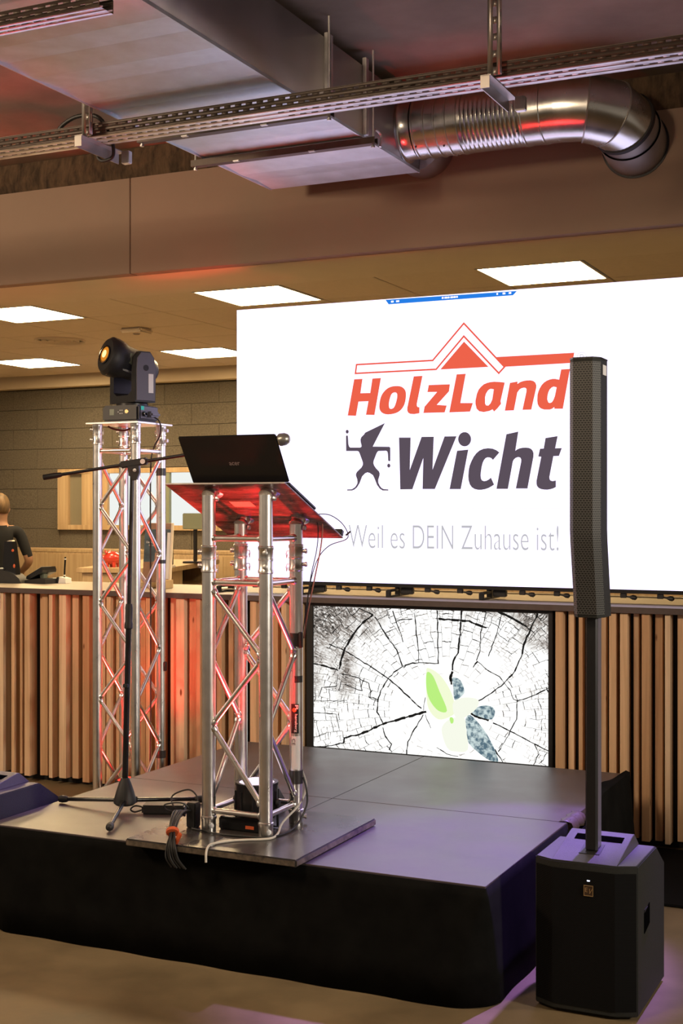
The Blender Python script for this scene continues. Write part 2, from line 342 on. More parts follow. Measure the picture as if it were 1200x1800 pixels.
GLYPH = {'H':[[(-2.9456,2.3021),(-2.8968,2.3018),(-2.9088,2.2257),(-2.8516,2.2248),(-2.839,2.3012),(-2.7895,2.3021),(-2.8271,2.1064),(-2.8768,2.1092),(-2.8622,2.1809),(-2.9201,2.1811),(-2.9349,2.1055),(-2.9839,2.1082)]],'o':[[(-2.709,2.256),(-2.6968,2.2559),(-2.6843,2.2546),(-2.6732,2.2516),(-2.664,2.2464),(-2.6563,2.2395),(-2.6506,2.2315),(-2.6473,2.2226),(-2.646,2.2127),(-2.646,2.2014),(-2.6473,2.1879),(-2.6499,2.1732),(-2.6538,2.1598),(-2.659,2.1487),(-2.6656,2.1389),(-2.6732,2.1305),(-2.6816,2.1235),(-2.6911,2.1179),(-2.7025,2.1134),(-2.717,2.1099),(-2.7333,2.1076),(-2.7482,2.107),(-2.7607,2.1084),(-2.7717,2.1114),(-2.781,2.1159),(-2.7883,2.1217),(-2.7938,2.129),(-2.7974,2.1375),(-2.799,2.1477),(-2.7988,2.1591),(-2.7974,2.1708),(-2.7952,2.1829),(-2.7919,2.1953),(-2.7875,2.2066),(-2.7819,2.2165),(-2.7752,2.2253),(-2.7678,2.233),(-2.7598,2.2398),(-2.7511,2.2456),(-2.7416,2.2501),(-2.7313,2.2533),(-2.7203,2.2552)],[(-2.7142,2.222),(-2.7088,2.2222),(-2.7034,2.2211),(-2.6992,2.2184),(-2.6969,2.2138),(-2.6959,2.2077),(-2.696,2.2002),(-2.6973,2.191),(-2.6997,2.1804),(-2.7025,2.1705),(-2.7054,2.1616),(-2.7086,2.1534),(-2.7122,2.1468),(-2.7163,2.142),(-2.7207,2.1388),(-2.7253,2.137),(-2.7306,2.1363),(-2.7361,2.137),(-2.7403,2.1399),(-2.7426,2.1459),(-2.7436,2.1542),(-2.7436,2.1629),(-2.7426,2.1717),(-2.7408,2.1809),(-2.7384,2.1898),(-2.7356,2.1985),(-2.7323,2.2068),(-2.7286,2.2135),(-2.7241,2.2179),(-2.7192,2.2206)]],'l':[[(-2.6022,2.3024),(-2.5528,2.3033),(-2.5848,2.1574),(-2.5842,2.1467),(-2.5797,2.1411),(-2.5701,2.139),(-2.5701,2.1081),(-2.599,2.1042),(-2.6215,2.1061),(-2.6331,2.1124),(-2.6389,2.1234),(-2.6389,2.1383)]],'z':[[(-2.5178,2.2537),(-2.4003,2.253),(-2.4053,2.2161),(-2.4727,2.1488),(-2.4178,2.1434),(-2.4292,2.1078),(-2.5477,2.1086),(-2.5413,2.1411),(-2.4714,2.2157),(-2.5254,2.2171)]],'L':[[(-2.3633,2.3027),(-2.3136,2.3034),(-2.3428,2.1538),(-2.2746,2.1514),(-2.29,2.1075),(-2.404,2.107)]],'a':[[(-2.1036,2.2496),(-2.126,2.1561),(-2.1235,2.1416),(-2.1429,2.119),(-2.1612,2.1034),(-2.1685,2.1152),(-2.1856,2.1076),(-2.2161,2.1028),(-2.2407,2.1077),(-2.2548,2.1216),(-2.261,2.1463),(-2.261,2.1638),(-2.253,2.1986),(-2.2438,2.2187),(-2.2315,2.2328),(-2.2161,2.245),(-2.1978,2.2518),(-2.1795,2.2551),(-2.1612,2.2561),(-2.1308,2.2537)],[(-2.1624,2.2172),(-2.1703,2.1664),(-2.1795,2.1464),(-2.1917,2.1352),(-2.2039,2.1373),(-2.2088,2.1474),(-2.2088,2.1794),(-2.2039,2.1967),(-2.1947,2.2109),(-2.1868,2.2176),(-2.1782,2.2202)]],'n':[[(-2.0764,2.2468),(-2.0356,2.252),(-2.0374,2.2394),(-2.0224,2.2486),(-2.0045,2.2536),(-1.9866,2.2557),(-1.9688,2.2556),(-1.954,2.2515),(-1.9433,2.243),(-1.938,2.2296),(-1.938,2.2182),(-1.9641,2.1074),(-2.0105,2.1072),(-1.9896,2.2001),(-1.9896,2.2128),(-1.9956,2.2182),(-2.0045,2.2191),(-2.0165,2.2161),(-2.0254,2.2113),(-2.0374,2.1962),(-2.0554,2.1064),(-2.1036,2.1062)]],'d':[[(-1.8101,2.3028),(-1.7649,2.3036),(-1.8014,2.1061),(-1.8451,2.1075),(-1.8451,2.1161),(-1.8568,2.1079),(-1.8685,2.1043),(-1.8979,2.1053),(-1.9144,2.1115),(-1.9244,2.1204),(-1.9315,2.135),(-1.9333,2.1522),(-1.9321,2.1808),(-1.9274,2.1978),(-1.9203,2.2135),(-1.9108,2.2285),(-1.8991,2.2406),(-1.8844,2.2497),(-1.8685,2.2553),(-1.8539,2.2576),(-1.8393,2.2569),(-1.8206,2.2522)],[(-1.8334,2.214),(-1.8422,2.1717),(-1.8498,2.1521),(-1.858,2.141),(-1.8673,2.1373),(-1.8755,2.1399),(-1.8814,2.1561),(-1.8802,2.1731),(-1.8761,2.1901),(-1.8697,2.2041),(-1.8597,2.214),(-1.848,2.2186)]],'band':[[(-2.9315,2.3794),(-2.4955,2.3808),(-2.3241,2.5638),(-2.1054,2.329),(-2.1357,2.2985),(-2.3241,2.4975),(-2.4765,2.3337),(-2.9382,2.3328)]],'tri':[[(-2.3229,2.4698),(-2.1904,2.3329),(-2.4537,2.3315)]],'bar':[[(-2.1508,2.3816),(-1.7435,2.3829),(-1.7521,2.3324),(-2.1096,2.3292)]],'circ':[[(-1.6797,2.3571),(-1.6804,2.3514),(-1.6822,2.346),(-1.6852,2.3412),(-1.6892,2.3373),(-1.694,2.3345),(-1.6993,2.3328),(-1.7049,2.3324),(-1.7106,2.3333),(-1.7159,2.3355),(-1.7207,2.3388),(-1.7247,2.3432),(-1.7277,2.3482),(-1.7296,2.3538),(-1.7302,2.3596),(-1.7296,2.3654),(-1.7277,2.3708),(-1.7247,2.3755),(-1.7207,2.3794),(-1.7159,2.3823),(-1.7106,2.3839),(-1.7049,2.3843),(-1.6993,2.3834),(-1.694,2.3812),(-1.6892,2.3778),(-1.6852,2.3735),(-1.6822,2.3685),(-1.6804,2.3629)],[(-1.682,2.3572),(-1.6826,2.352),(-1.6843,2.3471),(-1.687,2.3427),(-1.6906,2.3392),(-1.695,2.3366),(-1.6998,2.335),(-1.7049,2.3347),(-1.71,2.3355),(-1.7149,2.3375),(-1.7193,2.3405),(-1.7229,2.3445),(-1.7256,2.3491),(-1.7273,2.3542),(-1.7279,2.3595),(-1.7273,2.3648),(-1.7256,2.3697),(-1.7229,2.374),(-1.7193,2.3776),(-1.7149,2.3802),(-1.71,2.3817),(-1.7049,2.382),(-1.6998,2.3812),(-1.695,2.3792),(-1.6906,2.3762),(-1.687,2.3722),(-1.6843,2.3676),(-1.6826,2.3625)]],'rr':[[(-1.7147,2.373),(-1.7003,2.3722),(-1.6946,2.3646),(-1.6975,2.3569),(-1.7032,2.3543),(-1.6935,2.3409),(-1.6969,2.3411),(-1.7072,2.354),(-1.7118,2.3542),(-1.7118,2.3418),(-1.7147,2.3419)],[(-1.7118,2.3694),(-1.7021,2.3689),(-1.6981,2.3637),(-1.7015,2.3576),(-1.7118,2.3576)]],'fig':[[(-2.7667,2.0622),(-2.837,1.939),(-2.7411,1.9361),(-2.7356,1.9309),(-2.7356,1.8617),(-2.7411,1.8588),(-2.7476,1.8629),(-2.7498,1.8996),(-2.752,1.9097),(-2.7585,1.9148),(-2.804,1.9147),(-2.8095,1.9108),(-2.815,1.9023),(-2.8315,1.8633),(-2.8332,1.8507),(-2.8287,1.838),(-2.8177,1.8227),(-2.8013,1.8074),(-2.7969,1.7973),(-2.7974,1.7847),(-2.8051,1.7621),(-2.8045,1.747),(-2.7958,1.7293),(-2.7848,1.7177),(-2.7738,1.7126),(-2.7465,1.7104),(-2.7465,1.7044),(-2.7793,1.7046),(-2.7958,1.7142),(-2.8122,1.7345),(-2.826,1.7674),(-2.8359,1.7867),(-2.8536,1.798),(-2.8674,1.8022),(-2.8813,1.7973),(-2.899,1.7808),(-2.9062,1.7631),(-2.9135,1.7455),(-2.9285,1.7228),(-2.9453,1.7102),(-2.9592,1.7057),(-2.9873,1.7059),(-2.9873,1.712),(-2.9592,1.7128),(-2.9397,1.7244),(-2.9285,1.7405),(-2.9257,1.7507),(-2.9285,1.7684),(-2.9352,1.7837),(-2.9352,1.7949),(-2.9285,1.8065),(-2.9035,1.828),(-2.8951,1.8415),(-2.8946,1.8542),(-2.8979,1.8643),(-2.9135,1.9041),(-2.919,1.9139),(-2.9257,1.917),(-2.9929,1.9183),(-2.994,1.9983),(-2.9901,2.0023),(-2.9856,2.0022),(-2.9822,1.997),(-2.98,1.9572),(-2.976,1.9429),(-2.9693,1.9367),(-2.9118,1.9355),(-2.9035,1.9384),(-2.9023,1.9454),(-2.9079,1.9658),(-2.9085,1.9785),(-2.9035,1.9911),(-2.8868,2.0059),(-2.8813,2.0143)],[(-2.9777,2.0218),(-2.9784,2.0179),(-2.9804,2.0147),(-2.9833,2.0126),(-2.9867,2.0119),(-2.9901,2.0127),(-2.9931,2.015),(-2.995,2.0184),(-2.9957,2.0223),(-2.995,2.0262),(-2.9931,2.0294),(-2.9901,2.0315),(-2.9867,2.0322),(-2.9833,2.0314),(-2.9804,2.0291),(-2.9784,2.0257)],[(-2.7351,1.8362),(-2.7358,1.8321),(-2.7378,1.8288),(-2.7408,1.8265),(-2.7443,1.8258),(-2.7479,1.8266),(-2.7509,1.8289),(-2.7529,1.8324),(-2.7536,1.8364),(-2.7529,1.8405),(-2.7509,1.8438),(-2.7479,1.8461),(-2.7443,1.8468),(-2.7408,1.846),(-2.7378,1.8436),(-2.7358,1.8402)]],'W':[[(-2.6857,1.9834),(-2.6194,1.9819),(-2.6247,1.8112),(-2.5578,1.9839),(-2.4899,1.9833),(-2.4968,1.811),(-2.4299,1.9833),(-2.3641,1.9827),(-2.4836,1.7106),(-2.5525,1.7111),(-2.5483,1.8736),(-2.6097,1.7105),(-2.6786,1.7099)]],'i':[[(-2.3611,1.9075),(-2.2996,1.9125),(-2.3409,1.7093),(-2.4021,1.7097)],[(-2.2845,1.9654),(-2.2856,1.9559),(-2.2892,1.9471),(-2.2948,1.9396),(-2.302,1.9339),(-2.3106,1.9303),(-2.3197,1.9293),(-2.3288,1.9307),(-2.3374,1.9346),(-2.3447,1.9406),(-2.3503,1.9484),(-2.3539,1.9574),(-2.3551,1.967),(-2.3539,1.9766),(-2.3503,1.9854),(-2.3447,1.993),(-2.3374,1.9987),(-2.3288,2.0021),(-2.3197,2.0032),(-2.3106,2.0017),(-2.302,1.9978),(-2.2948,1.9917),(-2.2892,1.984),(-2.2856,1.975)]],'c':[[(-2.1323,1.8945),(-2.1669,1.857),(-2.1749,1.8658),(-2.1856,1.87),(-2.1962,1.8707),(-2.2059,1.8668),(-2.2144,1.8578),(-2.2214,1.8441),(-2.2273,1.8223),(-2.2316,1.7943),(-2.2327,1.779),(-2.2311,1.7636),(-2.2257,1.7534),(-2.215,1.7492),(-2.2016,1.7511),(-2.1882,1.7581),(-2.1775,1.7666),(-2.1605,1.7309),(-2.1749,1.7219),(-2.1909,1.7138),(-2.2096,1.7079),(-2.2284,1.7049),(-2.2472,1.7051),(-2.2661,1.7093),(-2.2812,1.7191),(-2.2915,1.7335),(-2.298,1.7541),(-2.2996,1.7772),(-2.2974,1.8079),(-2.2926,1.8293),(-2.2834,1.8512),(-2.2715,1.874),(-2.2564,1.8927),(-2.2391,1.9067),(-2.2177,1.9149),(-2.1936,1.9175),(-2.1695,1.915),(-2.1482,1.9064)]],'h':[[(-2.0953,1.9864),(-2.0321,1.9984),(-2.0479,1.9015),(-2.0374,1.9088),(-2.0243,1.9136),(-2.0086,1.9163),(-1.993,1.9165),(-1.9773,1.9147),(-1.9643,1.9089),(-1.956,1.8987),(-1.9524,1.8861),(-1.9529,1.8711),(-1.9841,1.7098),(-2.0453,1.7103),(-2.0175,1.8445),(-2.017,1.8571),(-2.0206,1.8652),(-2.0285,1.8689),(-2.0374,1.8685),(-2.0479,1.8641),(-2.0558,1.8567),(-2.061,1.8477),(-2.0873,1.7086),(-2.1482,1.709)]],'t':[[(-1.8904,1.9624),(-1.8279,1.9708),(-1.8407,1.9099),(-1.8065,1.9107),(-1.8213,1.8713),(-1.8499,1.8708),(-1.8704,1.7674),(-1.8694,1.7564),(-1.8647,1.7494),(-1.856,1.7463),(-1.8468,1.7472),(-1.8371,1.7496),(-1.8371,1.7163),(-1.8509,1.7094),(-1.8663,1.705),(-1.8817,1.7031),(-1.8971,1.7037),(-1.9126,1.7063),(-1.9255,1.7119),(-1.9343,1.722),(-1.9374,1.7331),(-1.9374,1.7481),(-1.9126,1.8689),(-1.9281,1.8701),(-1.9188,1.9095),(-1.8997,1.9101)]],'blue':[[(-2.7636,2.7148),(-2.0388,2.7106),(-2.0607,2.6899),(-2.7452,2.6897)]]}
CRACKS = [(3,[(-2.4045,0.8215),(-2.4698,0.8216),(-2.5476,0.8178),(-2.608,0.7947),(-2.6506,0.7644),(-2.6872,0.7231),(-2.7241,0.6646),(-2.7401,0.6072),(-2.7425,0.5562),(-2.7118,0.5018)]),(3,[(-2.7118,0.4736),(-2.6995,0.435),(-2.6628,0.3927),(-2.675,0.3637)]),(2,[(-2.1947,0.8429),(-2.1431,0.8019),(-2.0805,0.7726),(-2.0522,0.7417),(-2.024,0.7055),(-2.0071,0.6633),(-1.9881,0.6591),(-1.9926,0.5673),(-2.024,0.5058),(-2.0522,0.4497),(-2.0861,0.4006)]),(5,[(-2.4698,0.5739),(-2.5476,0.5499),(-2.6445,0.5177),(-2.7118,0.4939),(-2.8293,0.437),(-2.9297,0.4069),(-2.936,0.3778)]),(3,[(-2.4996,0.5887),(-2.5778,0.6508),(-2.6689,0.7241),(-2.7672,0.7809),(-2.9297,0.8641),(-3.0185,0.8946)]),(5,[(-2.7672,1.0582),(-2.792,1.0404),(-2.8418,0.9989),(-2.8919,0.9343),(-2.936,0.8581),(-2.9613,0.7653)]),(3,[(-2.7672,1.0582),(-2.848,1.0896)]),(3,[(-2.4104,1.0924),(-2.4069,0.9376),(-2.4045,0.8215)]),(4,[(-2.2814,1.0965),(-2.2872,0.9756),(-2.2989,0.8817),(-2.3246,0.842),(-2.3281,0.7923)]),(6,[(-2.3281,0.7868),(-2.3386,0.7532),(-2.3339,0.7204)]),(3,[(-2.7549,1.0473),(-2.6811,0.9373),(-2.6323,0.8832),(-2.602,0.8006)]),(2.5,[(-2.6567,1.0788),(-2.608,0.9627),(-2.5983,0.9239)]),(2.5,[(-2.5356,1.0772),(-2.5236,0.9661),(-2.5116,0.8886),(-2.5116,0.8218)]),(5,[(-2.4045,1.0483),(-2.2408,1.0431),(-2.1488,1.0138)]),(5,[(-2.0918,1.0972),(-2.0127,1.0675),(-1.9401,1.0271)]),(2,[(-2.6323,1.0347),(-2.5476,1.0433)]),(3,[(-2.1889,0.6468),(-2.1202,0.689),(-2.0578,0.7414),(-2.0015,0.8038),(-1.9624,0.8918)]),(4,[(-1.8846,1.0933),(-1.9123,1.0335),(-1.9568,0.9351),(-1.9624,0.8918)]),(2.5,[(-1.8296,0.7328),(-1.8901,0.6972),(-1.9568,0.6664),(-1.9903,0.659)]),(7,[(-2.2292,0.5786),(-2.1373,0.5521)]),(2.5,[(-2.1145,0.5428),(-2.024,0.5058),(-1.9456,0.4738),(-1.9012,0.4503),(-1.8296,0.4238)]),(3,[(-2.1032,0.4079),(-2.0635,0.3515)]),(2,[(-2.1488,1.0899),(-2.1774,0.9909),(-2.1832,0.8925),(-2.2004,0.848)]),(2,[(-2.0691,1.0817),(-2.0918,0.9942),(-2.1373,0.8728)]),(2.5,[(-2.4877,0.5561),(-2.5236,0.498),(-2.5717,0.4108),(-2.5778,0.3488)]),(1.5,[(-2.4758,0.5569),(-2.446,0.4923)]),(3,[(-3.1083,0.3417),(-3.0057,0.3611),(-2.936,0.3778)]),(2,[(-1.9012,0.4503),(-1.8791,0.4039),(-1.9067,0.3481)]),(4,[(-3.1083,0.7867),(-3.0313,0.7755),(-2.9676,0.7593)]),(2,[(-2.9613,0.7424),(-2.8668,0.7303),(-2.792,0.7003),(-2.7796,0.6614),(-2.792,0.6323),(-2.7425,0.6184)]),(2,[(-2.9676,0.7364),(-2.9803,0.6726),(-3.0633,0.6621),(-3.0825,0.6091)]),(1.5,[(-3.0954,0.591),(-2.9171,0.602),(-2.9108,0.551)]),(2,[(-3.1083,0.5266),(-2.9803,0.5293),(-2.9613,0.4561)]),(1.5,[(-2.4758,0.6458),(-2.4853,0.5785)]),(2.5,[(-2.792,0.6267),(-2.7364,0.6074)]),(2,[(-2.9297,0.6869),(-2.8293,0.6585),(-2.8418,0.726)]),(2,[(-2.4104,0.3952),(-2.3574,0.3662),(-2.2989,0.3598)]),(3,[(-2.2177,0.8144),(-2.1947,0.8429)])]
LEAVES = {'pale1':[(-2.4698,0.7794),(-2.4579,0.7967),(-2.4045,0.7718),(-2.3574,0.7191),(-2.3246,0.6549),(-2.3164,0.5894),(-2.3339,0.5608),(-2.4045,0.5395),(-2.4579,0.5914),(-2.4698,0.6795)],'green':[(-2.4662,0.7741),(-2.4341,0.7591),(-2.3986,0.6836),(-2.3574,0.5868),(-2.4045,0.5837),(-2.4519,0.6361),(-2.4698,0.7017)],'pale2':[(-2.3868,0.4909),(-2.3457,0.5434),(-2.2872,0.5584),(-2.2617,0.5491),(-2.2547,0.4948),(-2.2466,0.3968),(-2.3106,0.3831),(-2.3574,0.3993)],'pale3':[(-2.3222,0.6331),(-2.264,0.6586),(-2.1924,0.652),(-2.2004,0.6078),(-2.264,0.5577),(-2.2989,0.5466),(-2.3222,0.578)],'stem':[(-2.3433,0.5491),(-2.3316,0.5554),(-2.3222,0.545),(-2.3246,0.5273),(-2.3363,0.5243)],'sh1':[(-2.3281,0.7538),(-2.2872,0.745),(-2.264,0.6915),(-2.2814,0.663),(-2.3164,0.6444),(-2.3246,0.71)],'sh2':[(-2.2235,0.5845),(-2.1832,0.6198),(-2.1259,0.6235),(-2.1032,0.5978),(-2.1202,0.5587),(-2.1717,0.5639)],'sh3':[(-2.2582,0.5493),(-2.2292,0.571),(-2.1602,0.5015),(-2.1145,0.4288),(-2.0884,0.3657),(-2.0941,0.349),(-2.1488,0.3609),(-2.2408,0.4301),(-2.2524,0.495)]}
# ================================================================== STRUCTURE
fl = struct(MB().box((-11, -5, -.15), (6, 11.4, 0)).build('floor', M['floor']))
ce = struct(MB().box((-11, -5, 3.69), (6, 6.5, 3.9)).build('ceiling', M['concrete_ceiling']))
# bulkhead above the counter: two painted panels with a vertical joint
wb = struct(MB().box((-11, 6.42, 2.99), (6, 6.50, 3.69)).build('wall_bulkhead', M['joint']))
MB().box((-11, 6.34, 2.96), (-4.3275, 6.42, 3.51), .003).build('panel', M['bulkhead'], wb)
MB().box((-4.3225, 6.34, 2.96), (6, 6.42, 3.51), .003).build('panel', M['bulkhead'], wb)
# ragged mineral wool strip between bulkhead and slab
m = MB(); nx = 300; rows = [(3.50, .00), (3.54, .02), (3.59, .03), (3.64, .015), (3.69, .0)]
R = []
for z, q in rows:
    R.append([(-11+17*i/nx, 6.375-q*rnd.uniform(.2, 1.2), z+(rnd.uniform(-.012, .012) if 3.51 < z < 3.68 else 0)) for i in range(nx+1)])
m.loft(R, cap=False, closed=False)
struct(m.build('trim_1', M['wool'], ang=60))
# suspended ceiling behind the bulkhead
cb = struct(MB().box((-11, 6.42, 2.985), (3, 10.86, 3.05)).build('ceiling', M['tbar']))
MB().box((-11, 6.421, 2.96), (3, 7.036, 2.984)).build('soffit_panel', M['soffit'], cb)
G = .62; TX0 = -6.21; TY0 = 7.04
lights = {(0, 0), (3, 0), (6, 0), (0, 4), (-3, 4)}
tm = None
for j in range(6):
    for i in range(-7, 14):
        if (i, j) in lights: continue
        x = TX0+i*G; y = TY0+j*G
        if tm is None:
            o = MB().box((x+.005, y+.005, 2.962), (x+G-.005, y+G-.005, 2.984), .003, seg=1).build('ceiling_tile', M['tile'], cb)
            tm = (o.data, x, y)
        else:
            o = bpy.data.objects.new('ceiling_tile', tm[0]); COL.objects.link(o); o.parent = cb; o.location = (x-tm[1], y-tm[2], 0)
LL = {(0, 0): 'square ceiling light panel cut by the left frame edge, nearer row', (3, 0): 'square ceiling light panel just above the left corner of the big screen',
      (6, 0): 'square ceiling light panel over the right half of the big screen', (0, 4): 'far square ceiling light panel touching the left edge of the big screen',
      (-3, 4): 'far square ceiling light panel left of the moving-head lamp'}
for (i, j), lab in LL.items():
    x = TX0+i*G; y = TY0+j*G
    t = thing('ceiling_light', lab, 'ceiling light', (x+G/2, y+G/2, 2.96), 'recessed ceiling light panels')
    m = MB()
    for a, b in (((x+.004, y+.004), (x+G-.004, y+.016)), ((x+.004, y+G-.016), (x+G-.004, y+G-.004)), ((x+.004, y+.016), (x+.016, y+G-.016)), ((x+G-.016, y+.016), (x+G-.004, y+G-.016))):
        m.box((a[0], a[1], 2.957), (b[0], b[1], 2.984))
    m.build('frame', M['white_frame'], t)
    MB().box((x+.016, y+.016, 2.960), (x+G-.016, y+G-.016, 2.972)).build('diffuser', M['panel_light'], t)
# cove and rear wall
struct(MB().box((-11, 10.86, 2.85), (3, 11.0, 3.05), .004).build('trim_2', M['cove']))
wr = struct(MB().box((-11, 11.03, 0), (3, 11.2, 3.05)).build('wall_back', M['joint']))
bw, bh = .62, .205; mesh0 = {}
WX0, WX1, WZ0, WZ1 = -8.366, -5.60, 1.402, 2.02
for k in range(9):
    z = 1.0+k*bh
    for i in range(10):
        x = -10.2+i*bw+(bw/2 if k % 2 else 0)
        if x > -4.6: continue
        x1, z1 = x+bw, z+bh; segs = []
        if x1 <= WX0 or x >= WX1 or z1 <= WZ0 or z >= WZ1: segs = [(x, x1, z, z1)]
        else:
            if x < WX0: segs.append((x, WX0, z, z1))
            if x1 > WX1: segs.append((WX1, x1, z, z1))
            if z < WZ0: segs.append((max(x, WX0), min(x1, WX1), z, WZ0))
            if z1 > WZ1: segs.append((max(x, WX0), min(x1, WX1), WZ1, z1))
        for a, b, c, d in segs:
            if d-c < .02 or b-a < .02: continue
            q = rnd.choice((0, 0, .002, .004))
            MB().box((a+.0015, 11.0-q, c+.0015), (b-.0015, 11.03, d-.0015), .002, seg=1).build('block', M['block'], wr)
struct(MB().box((-11.2, 6.5, 0), (-11, 11.2, 3.05)).build('wall_left', M['cove']))
# interior window in the rear wall
w1 = struct(thing('window_1', None, None, (-7.0, 11.0, WZ0)))
for k in ('label', 'category'):
    if k in w1: del w1[k]
m = MB()
m.box((WX0, 10.96, WZ0), (WX1, 11.04, WZ0+.05), .003); m.box((WX0, 10.96, WZ1-.05), (WX1, 11.04, WZ1), .003)
m.box((WX0, 10.96, WZ0+.05), (-8.235, 11.04, WZ1-.05), .003); m.box((WX1-.08, 10.96, WZ0+.05), (WX1, 11.04, WZ1-.05), .003)
m.build('window_frame', M['maple'], w1)
MB().box((-8.07, 10.965, WZ0+.05), (-7.75, 11.04, WZ1-.05), .003).build('mullion', M['maple'], w1)
MB().box((-7.075, 10.965, WZ0+.05), (-7.02, 11.04, WZ1-.05), .003).build('mullion', M['green_grey'], w1)
MB().box((-8.235, 11.0, WZ0+.05), (-8.07, 11.02, WZ1-.05)).build('pane', M['glass'], w1)
MB().box((-7.75, 11.0, WZ0+.05), (-7.075, 11.02, WZ1-.05)).build('pane', M['lit_room'], w1)
MB().box((-7.02, 11.0, WZ0+.05), (WX1-.08, 11.02, WZ1-.05)).build('pane', M['lit_room'], w1)
# ceiling fittings of the back room
t = thing('ceiling_sensor', 'small white box sensor on the suspended ceiling', 'sensor', (-5.596, 8.288, 2.962))
MB().box((-5.69, 8.20, 2.925), (-5.50, 8.37, 2.962), .012).build('housing', M['tile'], t)
MB().lathe([(0, -.012), (.02, -.01), (.03, 0)], (-5.596, 8.288, 2.925), n=16).build('sensor_lens', M['tbar'], t)
t = thing('air_diffuser', 'round air diffuser in the suspended ceiling', 'air vent', (-6.52, 8.58, 2.962))
for r0 in (.20, .15, .10, .05):
    MB().lathe([(r0-.018, 0), (r0-.006, -.016), (r0, -.012), (r0, 0)], (-6.52, 8.58, 2.962), n=32).build('ring', M['soffit'], t)

# ================================================================== COUNTER
ct = thing('counter', 'long counter clad in vertical wooden slats of uneven depth', 'counter', (-2.6, 6.45, 0))
MB().box((-6.4, 6.31, .06), (1.2, 6.60, 1.112)).build('carcass', M['black_back'], ct)
MB().box((-6.4, 6.34, 0), (1.2, 6.56, .06)).build('plinth', M['black_back'], ct)
sl = []   # (x0, x1, front_y)
A, Bq, Cq = 6.238, 6.266, 6.288
meas = [(-5.25, -5.157, A), (-5.098, -5.075, A), (-5.034, -5.018, A), (-5.001, -4.962, A), (-4.925, -4.905, Cq), (-4.893, -4.853, Bq), (-4.823, -4.797, A), (-4.792, -4.775, Cq),
        (-4.749, -4.700, A), (-4.676, -4.632, Bq), (-4.614, -4.594, Cq), (-4.584, -4.536, A), (-4.505, -4.475, Bq), (-4.457, -4.428, A), (-4.418, -4.390, A), (-4.371, -4.342, Bq),
        (-4.322, -4.285, A), (-4.262, -4.225, Cq), (-4.205, -4.172, Bq), (-4.151, -4.122, A), (-4.090, -4.050, A), (-4.019, -3.993, Cq), (-3.984, -3.963, Bq), (-3.952, -3.898, A),
        (-3.882, -3.838, Bq), (-3.823, -3.795, A), (-3.770, -3.735, Cq), (-3.692, -3.658, A), (-3.632, -3.600, Bq), (-3.575, -3.540, A), (-3.482, -3.444, A), (-3.420, -3.385, Cq),
        (-3.360, -3.325, Bq), (-3.291, -3.262, A), (-3.235, -3.205, Bq), (-3.185, -3.163, A),
        (-1.788, -1.750, A), (-1.731, -1.705, Bq), (-1.680, -1.660, Bq), (-1.630, -1.598, A), (-1.575, -1.546, Bq), (-1.525, -1.492, A), (-1.473, -1.437, A), (-1.414, -1.389, Bq),
        (-1.370, -1.332, A), (-1.312, -1.277, Bq), (-1.261, -1.236, A), (-1.208, -1.175, Bq)]
sl += meas
x = -1.155
while x < 1.15:
    w = rnd.choice((.028, .036, .042)); sl.append((x, x+w, rnd.choice((A, Bq, Cq)))); x += w+rnd.choice((.016, .022))
x = -5.275
while x > -6.35:
    w = rnd.choice((.03, .042, .05)); sl.append((x-w, x, rnd.choice((A, Bq, Cq)))); x -= w+rnd.choice((.018, .026))
for a, b, y in sl:
    zb = .04+rnd.uniform(-.006, .006)
    MB().box((a, y, zb), (b, 6.309, 1.110), .0015, seg=1).build('slat', M['slat'], ct)
wt = thing('worktop', 'long pale counter worktop with a dark brown front edge', 'worktop', (-2.6, 6.6, 1.113))
MB().box((-6.42, 6.229, 1.1135), (1.22, 6.96, 1.142), .001).build('top', M['counter_top'], wt)
MB().box((-6.42, 6.223, 1.1125), (1.22, 6.2285, 1.1415), .001).build('edge_band', M['edge_brown'], wt)
MB().box((-3.75, 6.90, 1.1425), (1.22, 6.95, 1.150), .002).build('upstand', M['counter_top'], wt)
sg = thing('sign_plate', 'small round white sign on the slatted counter at the left frame edge', 'sign', (-5.235, 6.243, 1.09))
MB().box((-5.300, 6.231, 1.015), (-5.175, 6.2378, 1.105), .002).build('plate', M['white_plastic'], sg)
text('number', '3', M['black_metal'], sg, (-5.20, 6.2302, 1.04), (1, 0, 0), (0, 0, 1), .022, .045, .01)

# display set into the counter front: section through a tree trunk with a seedling
dm, dt, db = newmat('trunk_picture'); dt.nodes.remove(db); N = dt.nodes.new; Lk = dt.links.new
tc = N('ShaderNodeTexCoord'); sp = N('ShaderNodeSeparateXYZ'); Lk(tc.outputs['Object'], sp.inputs[0])
def mth(op, a, b=None, c=None):
    n = N('ShaderNodeMath'); n.operation = op
    for i, q in enumerate((a, b, c)):
        if q is None: continue
        if isinstance(q, (int, float)): n.inputs[i].default_value = q
        else: Lk(q, n.inputs[i])
    return n.outputs[0]
